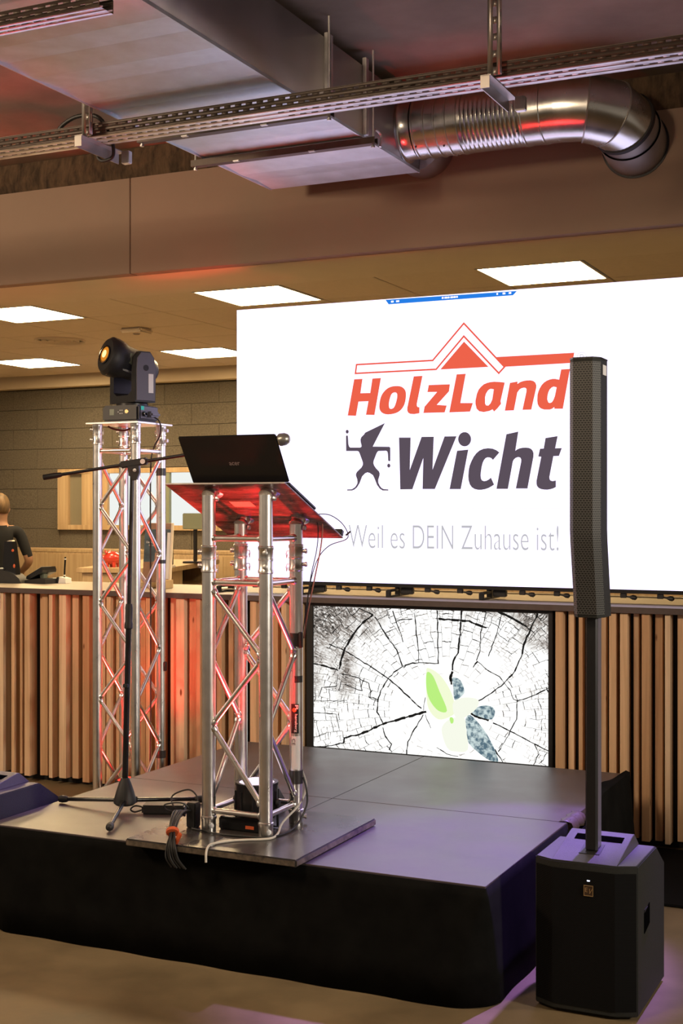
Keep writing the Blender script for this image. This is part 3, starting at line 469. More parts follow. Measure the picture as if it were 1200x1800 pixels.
# local coordinates: x, z relative to the thing's origin placed at the pith
px = sp.outputs[0]; pz = mth('MULTIPLY', sp.outputs[2], 1.18)
def ramp(v, a, b, x=0., y=1.):
    n = N('ShaderNodeMapRange'); n.clamp = True; n.inputs[1].default_value = a; n.inputs[2].default_value = b; n.inputs[3].default_value = x; n.inputs[4].default_value = y
    Lk(v, n.inputs[0]); return n.outputs[0]
def noise(vec, sc, det=4, ro=.55):
    n = N('ShaderNodeTexNoise'); n.inputs['Scale'].default_value = sc; n.inputs['Detail'].default_value = det; n.inputs['Roughness'].default_value = ro; Lk(vec, n.inputs['Vector']); return n.outputs['Fac']
def vec(a, b):
    n = N('ShaderNodeCombineXYZ'); Lk(a, n.inputs[0]); Lk(b, n.inputs[1]); return n.outputs[0]
OB = tc.outputs['Object']
w1_ = mth('MULTIPLY', mth('SUBTRACT', noise(OB, 7, 6, .6), .5), .060); w2_ = mth('MULTIPLY', mth('SUBTRACT', noise(vec(pz, px), 8, 6, .6), .5), .10)
r0_ = mth('SQRT', mth('ADD', mth('MULTIPLY', px, px), mth('MULTIPLY', pz, pz)))
rr = mth('ADD', r0_, w1_); th = mth('ADD', mth('ARCTAN2', pz, px), w2_)
def bricks(bw_, rh_, mo_, off):
    b_ = N('ShaderNodeTexBrick'); b_.offset = off; b_.inputs['Scale'].default_value = 1; b_.inputs['Brick Width'].default_value = bw_; b_.inputs['Row Height'].default_value = rh_
    b_.inputs['Mortar Size'].default_value = mo_; b_.inputs['Mortar Smooth'].default_value = .2; Lk(vec(rr, th), b_.inputs['Vector']); return b_.outputs['Fac']
m1 = ramp(noise(OB, 6, 3), .44, .50); m2 = ramp(noise(vec(px, pz), 11, 3), .47, .53)
outer = ramp(r0_, .20, .34); far = ramp(r0_, .36, .60); up = ramp(sp.outputs[2], -.05, .40)
k1 = mth('MULTIPLY', mth('MULTIPLY', bricks(.085, .115, .0019, .37), m1), outer)
k2 = mth('MULTIPLY', mth('MULTIPLY', bricks(.034, .048, .0016, .43), m2), mth('MULTIPLY', far, .85))
n3 = noise(vec(mth('MULTIPLY', th, 95.0), mth('MULTIPLY', rr, 30.0)), 1, 7, .75); n4 = noise(OB, 5.0, 3)
side = ramp(mth('ABSOLUTE', px), .22, .62)
dark = ramp(mth('ADD', mth('ADD', n4, mth('MULTIPLY', far, .16)), mth('MULTIPLY', mth('MULTIPLY', up, side), .34)), .74, .98)
stain = mth('MULTIPLY', mth('MULTIPLY', dark, ramp(n3, .38, .56)), .96)
fine = mth('MULTIPLY', mth('MULTIPLY', ramp(n3, .60, .66), far), .55)
val = mth('MULTIPLY', mth('MULTIPLY', mth('SUBTRACT', 1.0, k1), mth('SUBTRACT', 1.0, k2)), mth('MULTIPLY', mth('SUBTRACT', 1.0, stain), mth('SUBTRACT', 1.0, fine)))
cr_ = N('ShaderNodeValToRGB'); cr_.color_ramp.elements[0].color = (.008, .008, .008, 1); cr_.color_ramp.elements[1].color = (.97, .97, .95, 1)
e2 = cr_.color_ramp.elements.new(.45); e2.color = (.30, .26, .23, 1)
Lk(val, cr_.inputs[0]); em = N('ShaderNodeEmission'); em.inputs[1].default_value = 1.15; Lk(cr_.outputs[0], em.inputs[0]); Lk(em.outputs[0], dt.nodes['Material Output'].inputs[0])
# bluish cast shadow of the seedling in the same picture
lm, lt, lb = newmat('leaf_shadow_print'); lt.nodes.remove(lb)
tcc = lt.nodes.new('ShaderNodeTexCoord'); nn = lt.nodes.new('ShaderNodeTexNoise'); nn.inputs['Scale'].default_value = 55; nn.inputs['Detail'].default_value = 6
lt.links.new(tcc.outputs['Object'], nn.inputs['Vector']); cr2 = lt.nodes.new('ShaderNodeValToRGB')
cr2.color_ramp.elements[0].position = .40; cr2.color_ramp.elements[0].color = (.10, .17, .22, 1); cr2.color_ramp.elements[1].position = .62; cr2.color_ramp.elements[1].color = (.62, .74, .74, 1)
lt.links.new(nn.outputs['Fac'], cr2.inputs[0]); ee = lt.nodes.new('ShaderNodeEmission'); lt.links.new(cr2.outputs[0], ee.inputs[0]); lt.links.new(ee.outputs[0], lt.nodes['Material Output'].inputs[0])
M['leaf_shadow'] = lm
ds = thing('display_screen', 'display in the counter front showing a cracked tree trunk with a green seedling', 'screen', (-2.37, 6.27, .575))
m = MB(); X0, X1, Z0, Z1 = -3.110, -1.829, .350, 1.094
m.box((-3.150, 6.255, .32), (X0, 6.308, 1.1085), .002); m.box((X1, 6.255, .32), (-1.806, 6.308, 1.1085), .002)
m.box((X0, 6.255, Z1), (X1, 6.308, 1.1085), .002); m.box((X0, 6.255, .32), (X1, 6.308, Z0), .002)
m.build('bezel', M['black_plastic'], ds)
MB().box((X0, 6.264, Z0), (X1, 6.308, Z1)).build('picture', dm, ds)
loops = []
for w, pts in CRACKS:
    P2 = []
    for a, b in zip(pts, pts[1:]):
        n = max(2, int(math.dist(a, b)/.018))
        for k in range(n): P2.append((a[0]+(b[0]-a[0])*k/n+rnd.uniform(-.0022, .0022), a[1]+(b[1]-a[1])*k/n+rnd.uniform(-.0022, .0022)))
    P2.append(pts[-1]); mm = MB()
    for a, b in zip(P2, P2[1:]):
        d = Vector((b[0]-a[0], b[1]-a[1])); 
        if d.length < 1e-6: continue
        d.normalize(); nx_ = Vector((-d.y, d.x))*(w*.00115*rnd.uniform(.55, 1.2)); d = d*.0012
        a2 = Vector(a)-d; b2 = Vector(b)+d
        mm.quad((a2.x-nx_.x, 6.2635, a2.y-nx_.y), (b2.x-nx_.x, 6.2635, b2.y-nx_.y), (b2.x+nx_.x, 6.2635, b2.y+nx_.y), (a2.x+nx_.x, 6.2635, a2.y+nx_.y))
    mm.build('crack_print', M['crack'], ds)
def sm(pts, n=4):
    out = []; K = len(pts)
    for i in range(K):
        p0, p1, p2, p3 = [Vector(pts[(i+k) % K]) for k in (-1, 0, 1, 2)]
        for j in range(n):
            t = j/n; out.append(tuple(.5*((2*p1)+(-p0+p2)*t+(2*p0-5*p1+4*p2-p3)*t*t+(-p0+3*p1-3*p2+p3)*t**3)))
    return out
for k, (mt, y) in dict(sh1=('leaf_shadow', 6.2632), sh2=('leaf_shadow', 6.2632), sh3=('leaf_shadow', 6.2632), pale2=('pale_leaf2', 6.2629), pale1=('pale_leaf', 6.2629), pale3=('pale_leaf2', 6.2626), green=('green_glow', 6.2622), stem=('green_glow', 6.2622)).items():
    flat('leaf_print', [sm(LEAVES[k])], M[mt], ds, y, .0003)

# ================================================================== LED WALL
SX0, SZ0, SZ1, SY = -3.667, 1.213, 2.718, 6.42
lw = thing('led_wall', 'huge white video wall with a red and grey logo standing on the counter', 'screen', (-2.17, 6.46, 1.142))
ph = (SZ1-SZ0)/3; pm = None
for i in range(6):
    for k in range(3):
        x = SX0+.5*i; z = SZ0+ph*k
        if pm is None:
            o = MB().box((x, SY, z), (x+.5, SY+.075, z+ph)).build('led_panel', M['black_plastic'], lw)
            o.data.materials.append(M['screen_white'])
            for p in o.data.polygons:
                if p.normal.y < -.9: p.material_index = 1
            pm = (o.data, x, z)
        else:
            o = bpy.data.objects.new('led_panel', pm[0]); COL.objects.link(o); o.parent = lw; o.location = (x-pm[1], 0, z-pm[2])
FY = SY-.0006
flat('lettering', [q for g in 'Hol' for q in GLYPH[g]]+[q for g in 'zLand' for q in GLYPH[g]], M['screen_red'], lw, FY)
flat('lettering', [q for g in 'Wicht' for q in GLYPH[g]], M['screen_dark'], lw, FY)
flat('logo_figure', GLYPH['fig'], M['screen_dark'], lw, FY)
flat('logo_roof', GLYPH['tri']+GLYPH['bar'], M['screen_red'], lw, FY)
flat('logo_outline', ribbon(GLYPH['band'][0], .009, True), M['screen_red'], lw, FY)
flat('registered_mark', GLYPH['circ']+GLYPH['rr'], M['screen_grey'], lw, FY)
flat('toolbar', GLYPH['blue'], M['screen_blue'], lw, FY)
zb = [p[1] for p in GLYPH['blue'][0]]; xb = [p[0] for p in GLYPH['blue'][0]]
ZB = (min(zb)+max(zb))/2-.006; mm = MB()
for fx, w in ((.045, .018), (.085, .022), (.44, .012), (.46, .02), (.485, .012), (.505, .02), (.53, .014), (.55, .01), (.85, .01), (.895, .018), (.94, .016)):
    xx = min(xb)+(max(xb)-min(xb))*fx
    mm.box((xx, FY-.0012, ZB+.002), (xx+w*.8, FY-.0008, ZB+.011))
mm.build('toolbar_icon', M['screen_white'], lw)
text('tagline', 'Weil es DEIN Zuhause ist!', M['screen_grey'], lw, (-2.978, FY-.0004, 1.398), (1, 0, 0), (0, 0, 1), 1.155, .125, -.012)
flat('rule_line', [[(-2.994, 1.609), (-1.813, 1.609), (-1.813, 1.6112), (-2.994, 1.6112)]], E('led_screen_hairline', (.76, .76, .78), 1), lw, FY)
MB().box((SX0, SY+.01, SZ0-.020), (SX0+3, SY+.065, SZ0-.0005), .002).build('base_beam', M['black_metal'], lw)
for k in range(7):
    x = -3.76+.515*k
    m = MB()
    m.box((x-.012, 6.372, 1.1425), (x+.012, 6.392, 1.178), .002)           # front upright
    m.box((x-.012, 6.39, 1.170), (x+.012, 6.56, 1.182), .002)              # top arm
    m.box((x-.012, 6.39, 1.1425), (x+.012, 6.64, 1.150), .002)             # base arm
    m.box((x-.014, 6.50, 1.1425), (x+.014, 6.64, 1.193), .002)
    m.build('support_foot', M['black_metal'], lw)
    f = MB(); f.box((x+.03, 6.47, 1.155), (x+.10, 6.50, 1.190), .004); f.build('clamp', M['black_plastic'], lw)
    for q in (.20, .38):
        h = MB(); h.box((x+q-.02, 6.44, 1.170), (x+q+.01, 6.46, 1.1925), .002)
        h.lathe([(.004, 0), (.005, .015), (.012, .03), (.012, .045), (.004, .052)], (x+q+.01, 6.45, 1.177), (1, 0, -.12), 12)
        h.build('adjuster_knob', M['black_plastic'], lw)
# ================================================================== STAGE
SXL, SXR, SYF, SYB, SZ = -3.375, -1.375, 4.0, 5.985, .40
st = thing('stage_platform', 'low black stage of four deck panels with a black cloth skirt', 'stage', (-2.375, 5.0, 0))
mx_, my_ = -2.375, 4.955
for a, b in (((SXL, SYF), (mx_-.002, my_-.002)), ((mx_+.002, SYF), (SXR, my_-.002)), ((SXL, my_+.002), (mx_-.002, SYB)), ((mx_+.002, my_+.002), (SXR, SYB))):
    MB().box((a[0], a[1], .372), (b[0], b[1], SZ), .0015, seg=1).build('deck_panel', M['deck'], st)
m = MB(); m.box((SXL+.03, SYF+.03, .30), (SXR-.03, SYB-.03, .371)); m.build('sub_frame', M['black_metal'], st)
for x in (SXL+.06, mx_, SXR-.06):
    for y in (SYF+.06, my_, SYB-.06): MB().cyl((x, y, 0), (x, y, .301), .024).build('leg', M['alu'], st)
# cloth skirt: left side, front, rounded corner, right side of the front decks
def skirt_path(r, off):
    pts = []
    x0, x1, y0 = SXL-off, SXR+off, SYF-off
    for k in range(14): pts.append((x0, SYB-.02-(SYB-.02-y0-r)*k/13))
    for k in range(1, 7):
        t = PI+PI/2*k/6; pts.append((x0+r+r*math.cos(t), y0+r+r*math.sin(t)))
    for k in range(1, 60): pts.append((x0+r+(x1-x0-2*r)*k/60, y0))
    for k in range(0, 9):
        t = -PI/2+PI/2*k/8; pts.append((x1-r+r*math.cos(t), y0+r+r*math.sin(t)))
    for k in range(1, 16): pts.append((x1, y0+r+(4.95-y0-r)*k/15))
    return pts
R = []
for z, r, off in ((.394, .004, .003), (.36, .02, .005), (.25, .07, .010), (.12, .11, .014), (.003, .14, .018)):
    pth = skirt_path(r, off); f = (.394-z)/.394
    R.append([(x+.004*f*math.sin(i*.9), y+.004*f*math.sin(i*.55+1), z) for i, (x, y) in enumerate(pth)])
m = MB(); m.loft(R, cap=False, closed=False); solid(m.build('skirt', M['skirt'], st, 60), .003)
# loose cloth thrown over the rear right deck edge
R = []; ny = 26
def top_in(y): return -.012-.035*max(0, math.sin((y-5.35)/.62*PI))*(1 if y > 5.35 else 0)
for col in range(6):
    ring = []
    for i in range(ny+1):
        y = 4.99+(5.99-4.99)*i/ny; bl = min(1, max(0, (y-5.30)/.2)); wob = .010*math.sin(i*1.1)
        hi = .407*bl+.33*(1-bl)
        if col == 0: p = (SXR+top_in(y)*bl+.002*(1-bl), y, hi+.001+.006*math.sin(i*.8)*bl)
        elif col == 1: p = (SXR+.006, y, hi)
        else:
            z = hi*(1-(col-1)/4); p = (SXR+.006+.035*(col-1)/4+wob*(col-1)/4, y+.01*math.sin(i*.7)*(col-1)/4, max(.003, z))
        ring.append(p)
    R.append(ring)
m = MB(); m.loft(R, cap=False, closed=False); solid(m.build('cloth_drape', M['skirt'], st, 60), .003)
R = []
for k, (dx, z) in enumerate(((-.030, .4025), (-.004, .4035), (.012, .392), (.026, .366))):
    R.append([(SXR+dx+.006*math.sin(i*2.1+k), 4.95+.20*i/8+.006*k, z+.005*math.sin(i*1.7+k)*(k > 1)) for i in range(9)])
m = MB(); m.loft(R, cap=False, closed=False); solid(m.build('loose_tape', M['brown_tape'], st, 60), .001)
tag(MB().box((-1.30, 5.37, .001), (2.6, 6.26, .012), .004).build('floor_mat', M['mat']), 'flat black mat on the floor behind the right subwoofer', 'mat')
bp = thing('base_board', 'square black base board under the truss lectern', 'board', (-2.36, 4.26, .40))
MB().box((-2.705, 3.935, .4015), (-2.02, 4.60, .427), .004).build('board', M['board'], bp)
m = MB(); m.box((-2.700, 3.9335, .405), (-2.025, 3.9348, .422)); m.box((-2.0198, 3.94, .405), (-2.0185, 4.595, .422)); m.build('worn_edge', M['board_edge'], bp)

# ================================================================== TRUSS
TR = .025
def truss_posts(t, x0, y0, s, z0, z1, mat='alu'):
    for x in (x0, x0+s):
        for y in (y0, y0+s): MB().cyl((x, y, z0), (x, y, z1), TR, n=24).build('post', M[mat], t)
def cross_bars(t, x0, y0, s, z, r=.0105):
    c = [(x0, y0), (x0+s, y0), (x0+s, y0+s), (x0, y0+s)]
    for k in range(4):
        a, b = Vector((*c[k], z)), Vector((*c[(k+1) % 4], z)); d = (b-a).normalized()*.022
        o = MB().cyl(a+d, b-d, r, n=12).build('cross_bar', M['alu'], t)
        for wp, wd_ in ((a+d, d), (b-d, -d)): MB().lathe([(r*1.5, 0), (r*1.35, .006), (r*1.05, .010)], wp, wd_, 12).build('weld', M['alu_weld'], o)
def diagonals(t, x0, y0, s, nodes, flip, r=.0105):
    """zigzag on each face; nodes = heights, flip = which post of the face starts"""
    c = [(x0, y0), (x0+s, y0), (x0+s, y0+s), (x0, y0+s)]
    for k in range(4):
        p, q = c[k], c[(k+1) % 4]
        if flip: p, q = q, p
        for i in range(len(nodes)-1):
            a = Vector((*(p if i % 2 == 0 else q), nodes[i]-.012)); b = Vector((*(q if i % 2 == 0 else p), nodes[i+1]+.012))
            h = Vector((b.x-a.x, b.y-a.y, 0)).normalized()*.022
            o = MB().cyl(a+h, b-h, r, n=12).build('diagonal_brace', M['alu'], t)
            d = (b-a).normalized()
            for wp, wd_ in ((a+h, d), (b-h, -d)): MB().lathe([(r*1.5, -.004), (r*1.4, .005), (r*1.05, .012)], wp, wd_, 12).build('weld', M['alu_weld'], o)
def coupler(t, x, y, z0, z1, pins=((-1, 0),), n=2, pin_off=0):
    """cast end sleeve with rims and locking bolts"""
    h = z1-z0
    o = MB().lathe([(.0255, 0), (.0285, .003), (.0285, .012), (.0262, .016), (.0262, h*.46), (.028, h*.48), (.028, h*.52), (.0262, h*.54), (.0262, h-.016), (.0285, h-.012), (.0285, h-.003), (.0255, h)], (x, y, z0), n=24).build('coupler', M['alu'], t)
    for px, py in pins:
        d = Vector((px, py, 0)).normalized()
        for k in range(n):
            z = z0+h*(k+.5)/n+pin_off
            MB().lathe([(.0075, .022), (.0075, .034), (.0095, .034), (.0095, .041), (.005, .043), (0, .043)], (x, y, z), d, 10).build('bolt', M['steel'], o)
            c = MB(); b0 = Vector((x, y, z))-d*.027; u = Vector((-d.y, d.x, 0))
            c.tube([b0, b0-d*.008, b0-d*.012+u*.006-Vector((0, 0, .01)), b0-d*.010+u*.004-Vector((0, 0, .026)), b0-d*.006-Vector((0, 0, .012))], .0018, 6)
            c.build('spring_clip', M['steel'], o)
# --- lectern
lx, ly, ls = -2.503, 4.175, .238
lc = thing('lectern', 'aluminium truss lectern glowing red inside with a sloped top', 'lectern', (lx+ls/2, ly+ls/2, .427))
truss_posts(lc, lx, ly, ls, .475, 1.372)
cross_bars(lc, lx, ly, ls, .499); cross_bars(lc, lx, ly, ls, 1.336)
diagonals(lc, lx, ly, ls, (1.312, 1.066, .810, .530), False)
for ix, x in enumerate((lx, lx+ls)):
    for iy, y in enumerate((ly, ly+ls)):
        MB().lathe([(.0262, .0), (.0262, .038), (.0288, .042), (.0288, .050), (.0255, .053)], (x, y, .4275), n=24).build('foot_sleeve', M['alu'], lc)
        b = MB(); d = Vector((1 if ix else 1, -1 if not iy else .4, 0)); b.lathe([(.007, .024), (.007, .034), (.0095, .034), (.0095, .040), (0, .041)], (x, y, .45), d, 10); b.build('foot_bolt', M['steel'], lc)
        coupler(lc, x, y, 1.372, 1.472, ((-1, -.15) if ix == 0 else (.45, -1) if iy == 0 else (1, .3),))
zt = {0: 1.655, 1: 1.548}
for x in (lx, lx+ls):
    for iy, y in enumerate((ly, ly+ls)): MB().cyl((x, y, 1.472), (x, y, zt[iy]), TR, n=24).build('post', M['alu'], lc)
cross_bars(lc, lx, ly, ls, 1.497)
# sloping top: underside from (Y 4.15, z 1.688) to (Y 4.62, z 1.491)
sl_a = math.atan2(.197, .47); slope = Matrix.Translation((-2.4175, 4.15, 1.688)) @ Matrix.Rotation(-sl_a, 4, 'X')
Ltop = math.hypot(.47, .197)
MB().box((-.25, -.015, 0), (.25, Ltop, .007), .0015, xf=slope).build('top_board', M['red_lit_board'], lc)
MB().box((-.25, Ltop-.022, .007), (.25, Ltop, .032), .003, xf=slope).build('front_lip', M['black_plastic'], lc)
MB().box((-.249, -.0165, .0005), (.249, -.0153, .0065), xf=slope).build('edge_trim', M['alu'], lc)
for x in (lx, lx+ls):
    for iy, y in enumerate((ly, ly+ls)):
        zc = 1.688-(y-4.15)*.197/.47
        nrm = slope.to_3x3() @ Vector((0, 0, -1))
        tgt = Vector((x, y, zc))+Vector((0, .020, -.010)); base = Vector((x, y, zt[iy]-.004))
        b = MB(); b.lathe([(.0285, 0), (.0285, .01), (.026, .014), (.030, .03), (.042, max(.04, (tgt-base).length)-.002)], base, tgt-base, 20); b.build('hinge_spigot', M['alu_weld'], lc)
        w = MB(); w.lathe([(.010, 0), (.010, .008), (.004, .012), (0, .012)], (x+.027, y+.006, zt[iy]-.012), (1, .2, 0), 10); w.build('wing_bolt', M['steel'], lc)
MB().box((-.06, .14, -.002), (.03, .19, -.0004), xf=slope).build('paper_label', M['cream'], lc)
# stickers and tape on the right rear post
rx, ry = lx+ls, ly+ls
def wrap(name, mat, x, y, z0, z1, a0, a1, r=.0254, n=10, parent=None):
    m = MB(); m.loft([[(x+r*math.cos(a0+(a1-a0)*i/n), y+r*math.sin(a0+(a1-a0)*i/n), z) for i in range(n+1)] for z in (z0, z1)], cap=False, closed=False)
    return m.build(name, mat, parent)
fa = math.radians(-65)    # direction towards the audience
wrap('sticker', M['black_metal'], rx, ry, .765, .875, fa-.75, fa+.45, parent=lc)
wrap('white_label', M['white_plastic'], rx, ry, .63, .755, fa-.70, fa+.7, parent=lc)
for s_, z_, h_ in (('hensberg', .768, .062),):
    d = Vector((math.cos(fa-.1), math.sin(fa-.1), 0)); side = Vector((-d.y, d.x, 0))
    text('sticker_lettering', s_, M['white_plastic'], lc, Vector((rx, ry, .838))+d*.0262-side*.004, (0, 0, -1), side, .068, .013, .01)
d = Vector((math.cos(fa-.1), math.sin(fa-.1), 0)); side = Vector((-d.y, d.x, 0))
m = MB(); m.lathe([(.008, 0), (.008, .0006)], Vector((rx, ry, .853))+d*.0258-side*.003, d, 14); m.build('sticker_emblem', M['orange'], lc)
text('sticker_initial', 'R', M['white_plastic'], lc, Vector((rx, ry, .872))+d*.0266-side*.000, (0, 0, -1), side, .022, .012, .02)
text('label_lettering', 'CE', M['black_metal'], lc, Vector((rx, ry, .745))+d*.0262-side*.012, (0, 0, -1), side, .024, .012)
wrap('tape_band', M['tape'], rx, ry, 1.090, 1.140, -PI, PI, .0262, 24, lc)
wrap('tape_band', M['tape'], rx, ry, .955, .98, fa-.2, fa+1.2, .0262, 12, lc)
wrap('tape_band', M['tape'], rx, ry, .575, .625, -PI, PI, .0262, 24, lc)
MB().box((rx+.02, ry-.022, 1.085), (rx+.034, ry-.006, 1.145), .003).build('tape_flag', M['tape'], lc)

# --- left tower
tx, ty, ts = -4.125, 5.745, .24
tw = thing('truss_tower', 'tall square aluminium truss tower lit red, carrying the moving head', 'truss', (tx+ts/2, ty+ts/2, 0))
MB().box((tx-.06, ty-.06, .001), (tx+ts+.06, ty+ts+.06, .008), .002).build('base_plate', M['steel'], tw)
truss_posts(tw, tx, ty, ts, .008, 1.945)
nodes = [1.875-.2535*k for k in range(8)]
cross_bars(tw, tx, ty, ts, 1.913); cross_bars(tw, tx, ty, ts, .07)
diagonals(tw, tx, ty, ts, nodes, True)
for ix, x in enumerate((tx, tx+ts)):
    for iy, y in enumerate((ty, ty+ts)):
        coupler(tw, x, y, 1.945, 2.052, ((-1, -.1) if ix == 0 else (.35, -1) if iy == 0 else (1, .1),))
MB().box((tx-.045, ty-.045, 2.052), (tx+ts+.045, ty+ts+.045, 2.060), .002).build('top_plate', M['alu'], tw)
wrap('tape_band', M['tape'], tx+ts, ty+ts, 1.785, 1.825, -PI, PI, .0262, 24, tw)
wrap('tape_band', M['tape'], tx+ts, ty+ts, 1.315, 1.335, -PI, PI, .0262, 24, tw)
wrap('tape_band', M['tape'], tx+ts, ty+ts, .275, .315, -PI, PI, .0265, 24, tw)
MB().box((tx+ts+.024, ty+ts-.014, .74), (tx+ts+.034, ty+ts+.008, .79), .003).build('tape_flag', M['tape'], tw)

# --- moving head on the tower
mh = thing('moving_head_lamp', 'black moving-head stage lamp with an amber lens on the truss tower', 'stage light', (-4.0, 5.865, 2.060))
MB().box((-4.112, 5.765, 2.066), (-3.885, 5.958, 2.152), .010).build('base', M['black_plastic'], mh)
for x in (-4.09, -3.91):
    for y in (5.785, 5.94): MB().cyl((x, y, 2.0602), (x, y, 2.067), .01, n=10).build('rubber_foot', M['rubber'], mh)
pn = MB(); pn.box((-4.062, 5.7635, 2.100), (-4.033, 5.766, 2.132), .001); pn.build('display', M['green_grey'], mh)
for q in ((0, 0), (.012, 0), (0, .016), (.012, .016), (-.012, .008)):
    MB().cyl((-3.995+q[0], 5.766, 2.108+q[1]), (-3.995+q[0], 5.763, 2.108+q[1]), .0032, n=8).build('button', M['grey_print'], mh)
MB().lathe([(.012, 0), (.010, .003), (0, .003)], (-3.955, 5.7655, 2.118), (0, -1, 0), 16).build('emblem', M['gold'], mh)
MB().box((-3.886, 5.785, 2.080), (-3.882, 5.950, 2.148), .003).build('connector_plate', M['side_lit_plastic'], mh)
MB().box((-3.883, 5.790, 2.126), (-3.879, 5.815, 2.146), .001).build('teal_socket', M['led_teal'], mh)
MB().lathe([(.013, 0), (.013, .018), (.008, .018), (.008, .006), (0, .006)], (-3.883, 5.812, 2.105), (1, 0, 0), 16).build('data_socket', M['black_gloss'], mh)
MB().box((-3.883, 5.835, 2.090), (-3.845, 5.925, 2.120), .010).build('power_plug', M['side_lit_plastic'], mh)
PM = Matrix.Translation((-3.985, 5.862, 0)) @ Matrix.Rotation(math.radians(-24), 4, 'Z')
MB().lathe([(.085, 2.152), (.085, 2.163), (.075, 2.166)], (0, 0, 0), n=28, xf=PM).build('pan_collar', M['black_metal'], mh)
m = MB()
for s_ in (-1, 1):
    prof = [(-.062, 2.166), (.062, 2.166), (.066, 2.34), (.055, 2.40), (.030, 2.432), (-.030, 2.432), (-.055, 2.40), (-.060, 2.34)]
    a, b = (s_*.088, s_*.126)
    m.prism(prof, 'x', min(a, b), max(a, b), xf=PM)
m.prism([(-.089, 2.166), (.089, 2.166), (.089, 2.225), (.055, 2.205), (-.055, 2.205), (-.089, 2.225)], 'y', -.062, .062, xf=PM)
m.build('yoke', M['black_plastic'], mh)
MB().prism([(-.055, 2.175), (.055, 2.175), (.060, 2.34), (.050, 2.395), (.026, 2.425), (-.026, 2.425), (-.050, 2.395), (-.055, 2.34)], 'x', .1262, .134, xf=PM).build('arm_cover', M['side_lit_plastic'], mh)  # paler plate, tinted as the lit outer arm face
e_ = MB(); e_.lathe([(.016, 0), (.016, .0015), (.012, .0015), (.012, .001), (0, .001)], (.134, 0, 2.345), (1, 0, 0), 18, xf=PM); e_.build('arm_emblem', M['black_metal'], mh)
MB().box((.1342, .015, 2.215), (.1348, .045, 2.315), xf=PM).build('arm_label', M['white_plastic'], mh)
HM = PM @ Matrix.Translation((0, 0, 2.372)) @ Matrix.Rotation(math.radians(-14), 4, 'X')      # beam leaves along local -y
h = MB()
h.lathe([(.0, -.150), (.040, -.148), (.062, -.130), (.076, -.09), (.084, -.03), (.088, .05), (.100, .085), (.106, .12), (.104, .150), (.088, .168), (.060, .170)], (0, 0, 0), (0, -1, 0), 28, xf=HM, sx=.80, sy=1.0)
h.build('head', M['black_plastic'], mh)
MB().box((.0655, -.07, -.02), (.0725, .06, .04), .006, xf=HM).build('vent_panel', M['green_grey'], mh)
MB().box((.055, -.09, -.062), (.066, .07, -.052), .003, xf=HM).build('head_ridge', M['grey_print'], mh)
MB().lathe([(.052, .1695), (.052, .176), (.046, .178), (.044, .168)], (0, 0, 0), (0, -1, 0), 24, xf=HM).build('lens_ring', M['black_gloss'], mh)
MB().lathe([(.044, .171), (.030, .175), (0, .177)], (0, 0, 0), (0, -1, 0), 24, xf=HM).build('lens', M['lens_amber2'], mh)
MB().lathe([(.038, .1742), (.018, .1785), (0, .180)], (.003, 0, .003), (0, -1, 0), 20, xf=HM).build('lit_lens', M['lens_orange'], mh)
MB().lathe([(.021, .1785), (.010, .1815), (0, .182)], (.003, 0, .003), (0, -1, 0), 20, xf=HM).build('lit_lens_core', M['lens_amber'], mh)
tag(MB().tube(bez([(-3.862, 5.88, 2.092), (-3.836, 5.885, 2.075), (-3.832, 5.90, 2.04), (-3.860, 5.93, 1.99), (-3.905, 5.945, 1.93), (-3.925, 5.945, 1.80), (-3.925, 5.945, 1.2), (-3.925, 5.945, .5), (-3.93, 5.94, .02)]), .004, 8).build('power_cable', M['rubber']), 'black power cable hanging from the moving-head lamp down the tower', 'cable')
tag(MB().tube(bez([(-4.09, 5.79, 2.044), (-4.06, 5.80, 2.030), (-4.01, 5.82, 2.022), (-3.97, 5.83, 2.034), (-3.955, 5.84, 2.047)]), .005, 8).build('data_cable', M['rubber']), 'short black cable looped under the tower top plate', 'cable')
# red uplight on the floor inside the tower
def par(name, label, x, y, z0, h, r, lens, tilt=0):
    t = thing(name, label, 'stage light', (x, y, z0))
    MB().lathe([(r*.55, .02), (r*.9, .035), (r, .06), (r, h-.012), (r*1.03, h-.010), (r*1.03, h), (r*.86, h), (r*.84, h-.012), (0, h-.012)], (x, y, z0), n=28).build('housing', M['black_metal'], t)
    MB().lathe([(r*.84, h-.002), (r*.5, h+.008), (0, h+.011)], (x, y, z0), n=28).build('lens', lens, t)
    for k in range(10):
        a = 2*PI*k/10
        MB().box((r*.99, -.003, .065), (r*1.06, .003, h-.03), xf=Matrix.Translation((x, y, z0)) @ Matrix.Rotation(a, 4, 'Z')).build('cooling_fin', M['black_metal'], t)
    b = MB(); b.tube([(x-r*1.12, y, z0+h*.6), (x-r*1.12, y, z0+.006), (x-r*.5, y-.0, z0+.005), (x+r*.5, y, z0+.005), (x+r*1.12, y, z0+.006), (x+r*1.12, y, z0+h*.6)], .005, 8)
    b.build('bracket', M['black_metal'], t)
    for s_ in (-1, 1): MB().lathe([(.012, 0), (.014, .006), (.010, .014), (0, .014)], (x+s_*r*1.05, y, z0+h*.58), (s_, 0, 0), 12).build('tilt_knob', M['rubber'], t)
    return t
t = par('uplight', 'red uplight on the floor inside the truss tower', tx+ts/2, ty+ts/2, .009, .16, .075, E('red_lens', (1.0, .05, .03), 2))
LT = lamp('red_uplight_beam', 'SPOT', (tx+ts/2, ty+ts/2, .20), (tx+ts/2, ty+ts/2, 3), 240, (1.0, .04, .03), .05, 34, .5); LT.parent = t; LT.matrix_parent_inverse = t.matrix_basis.inverted()
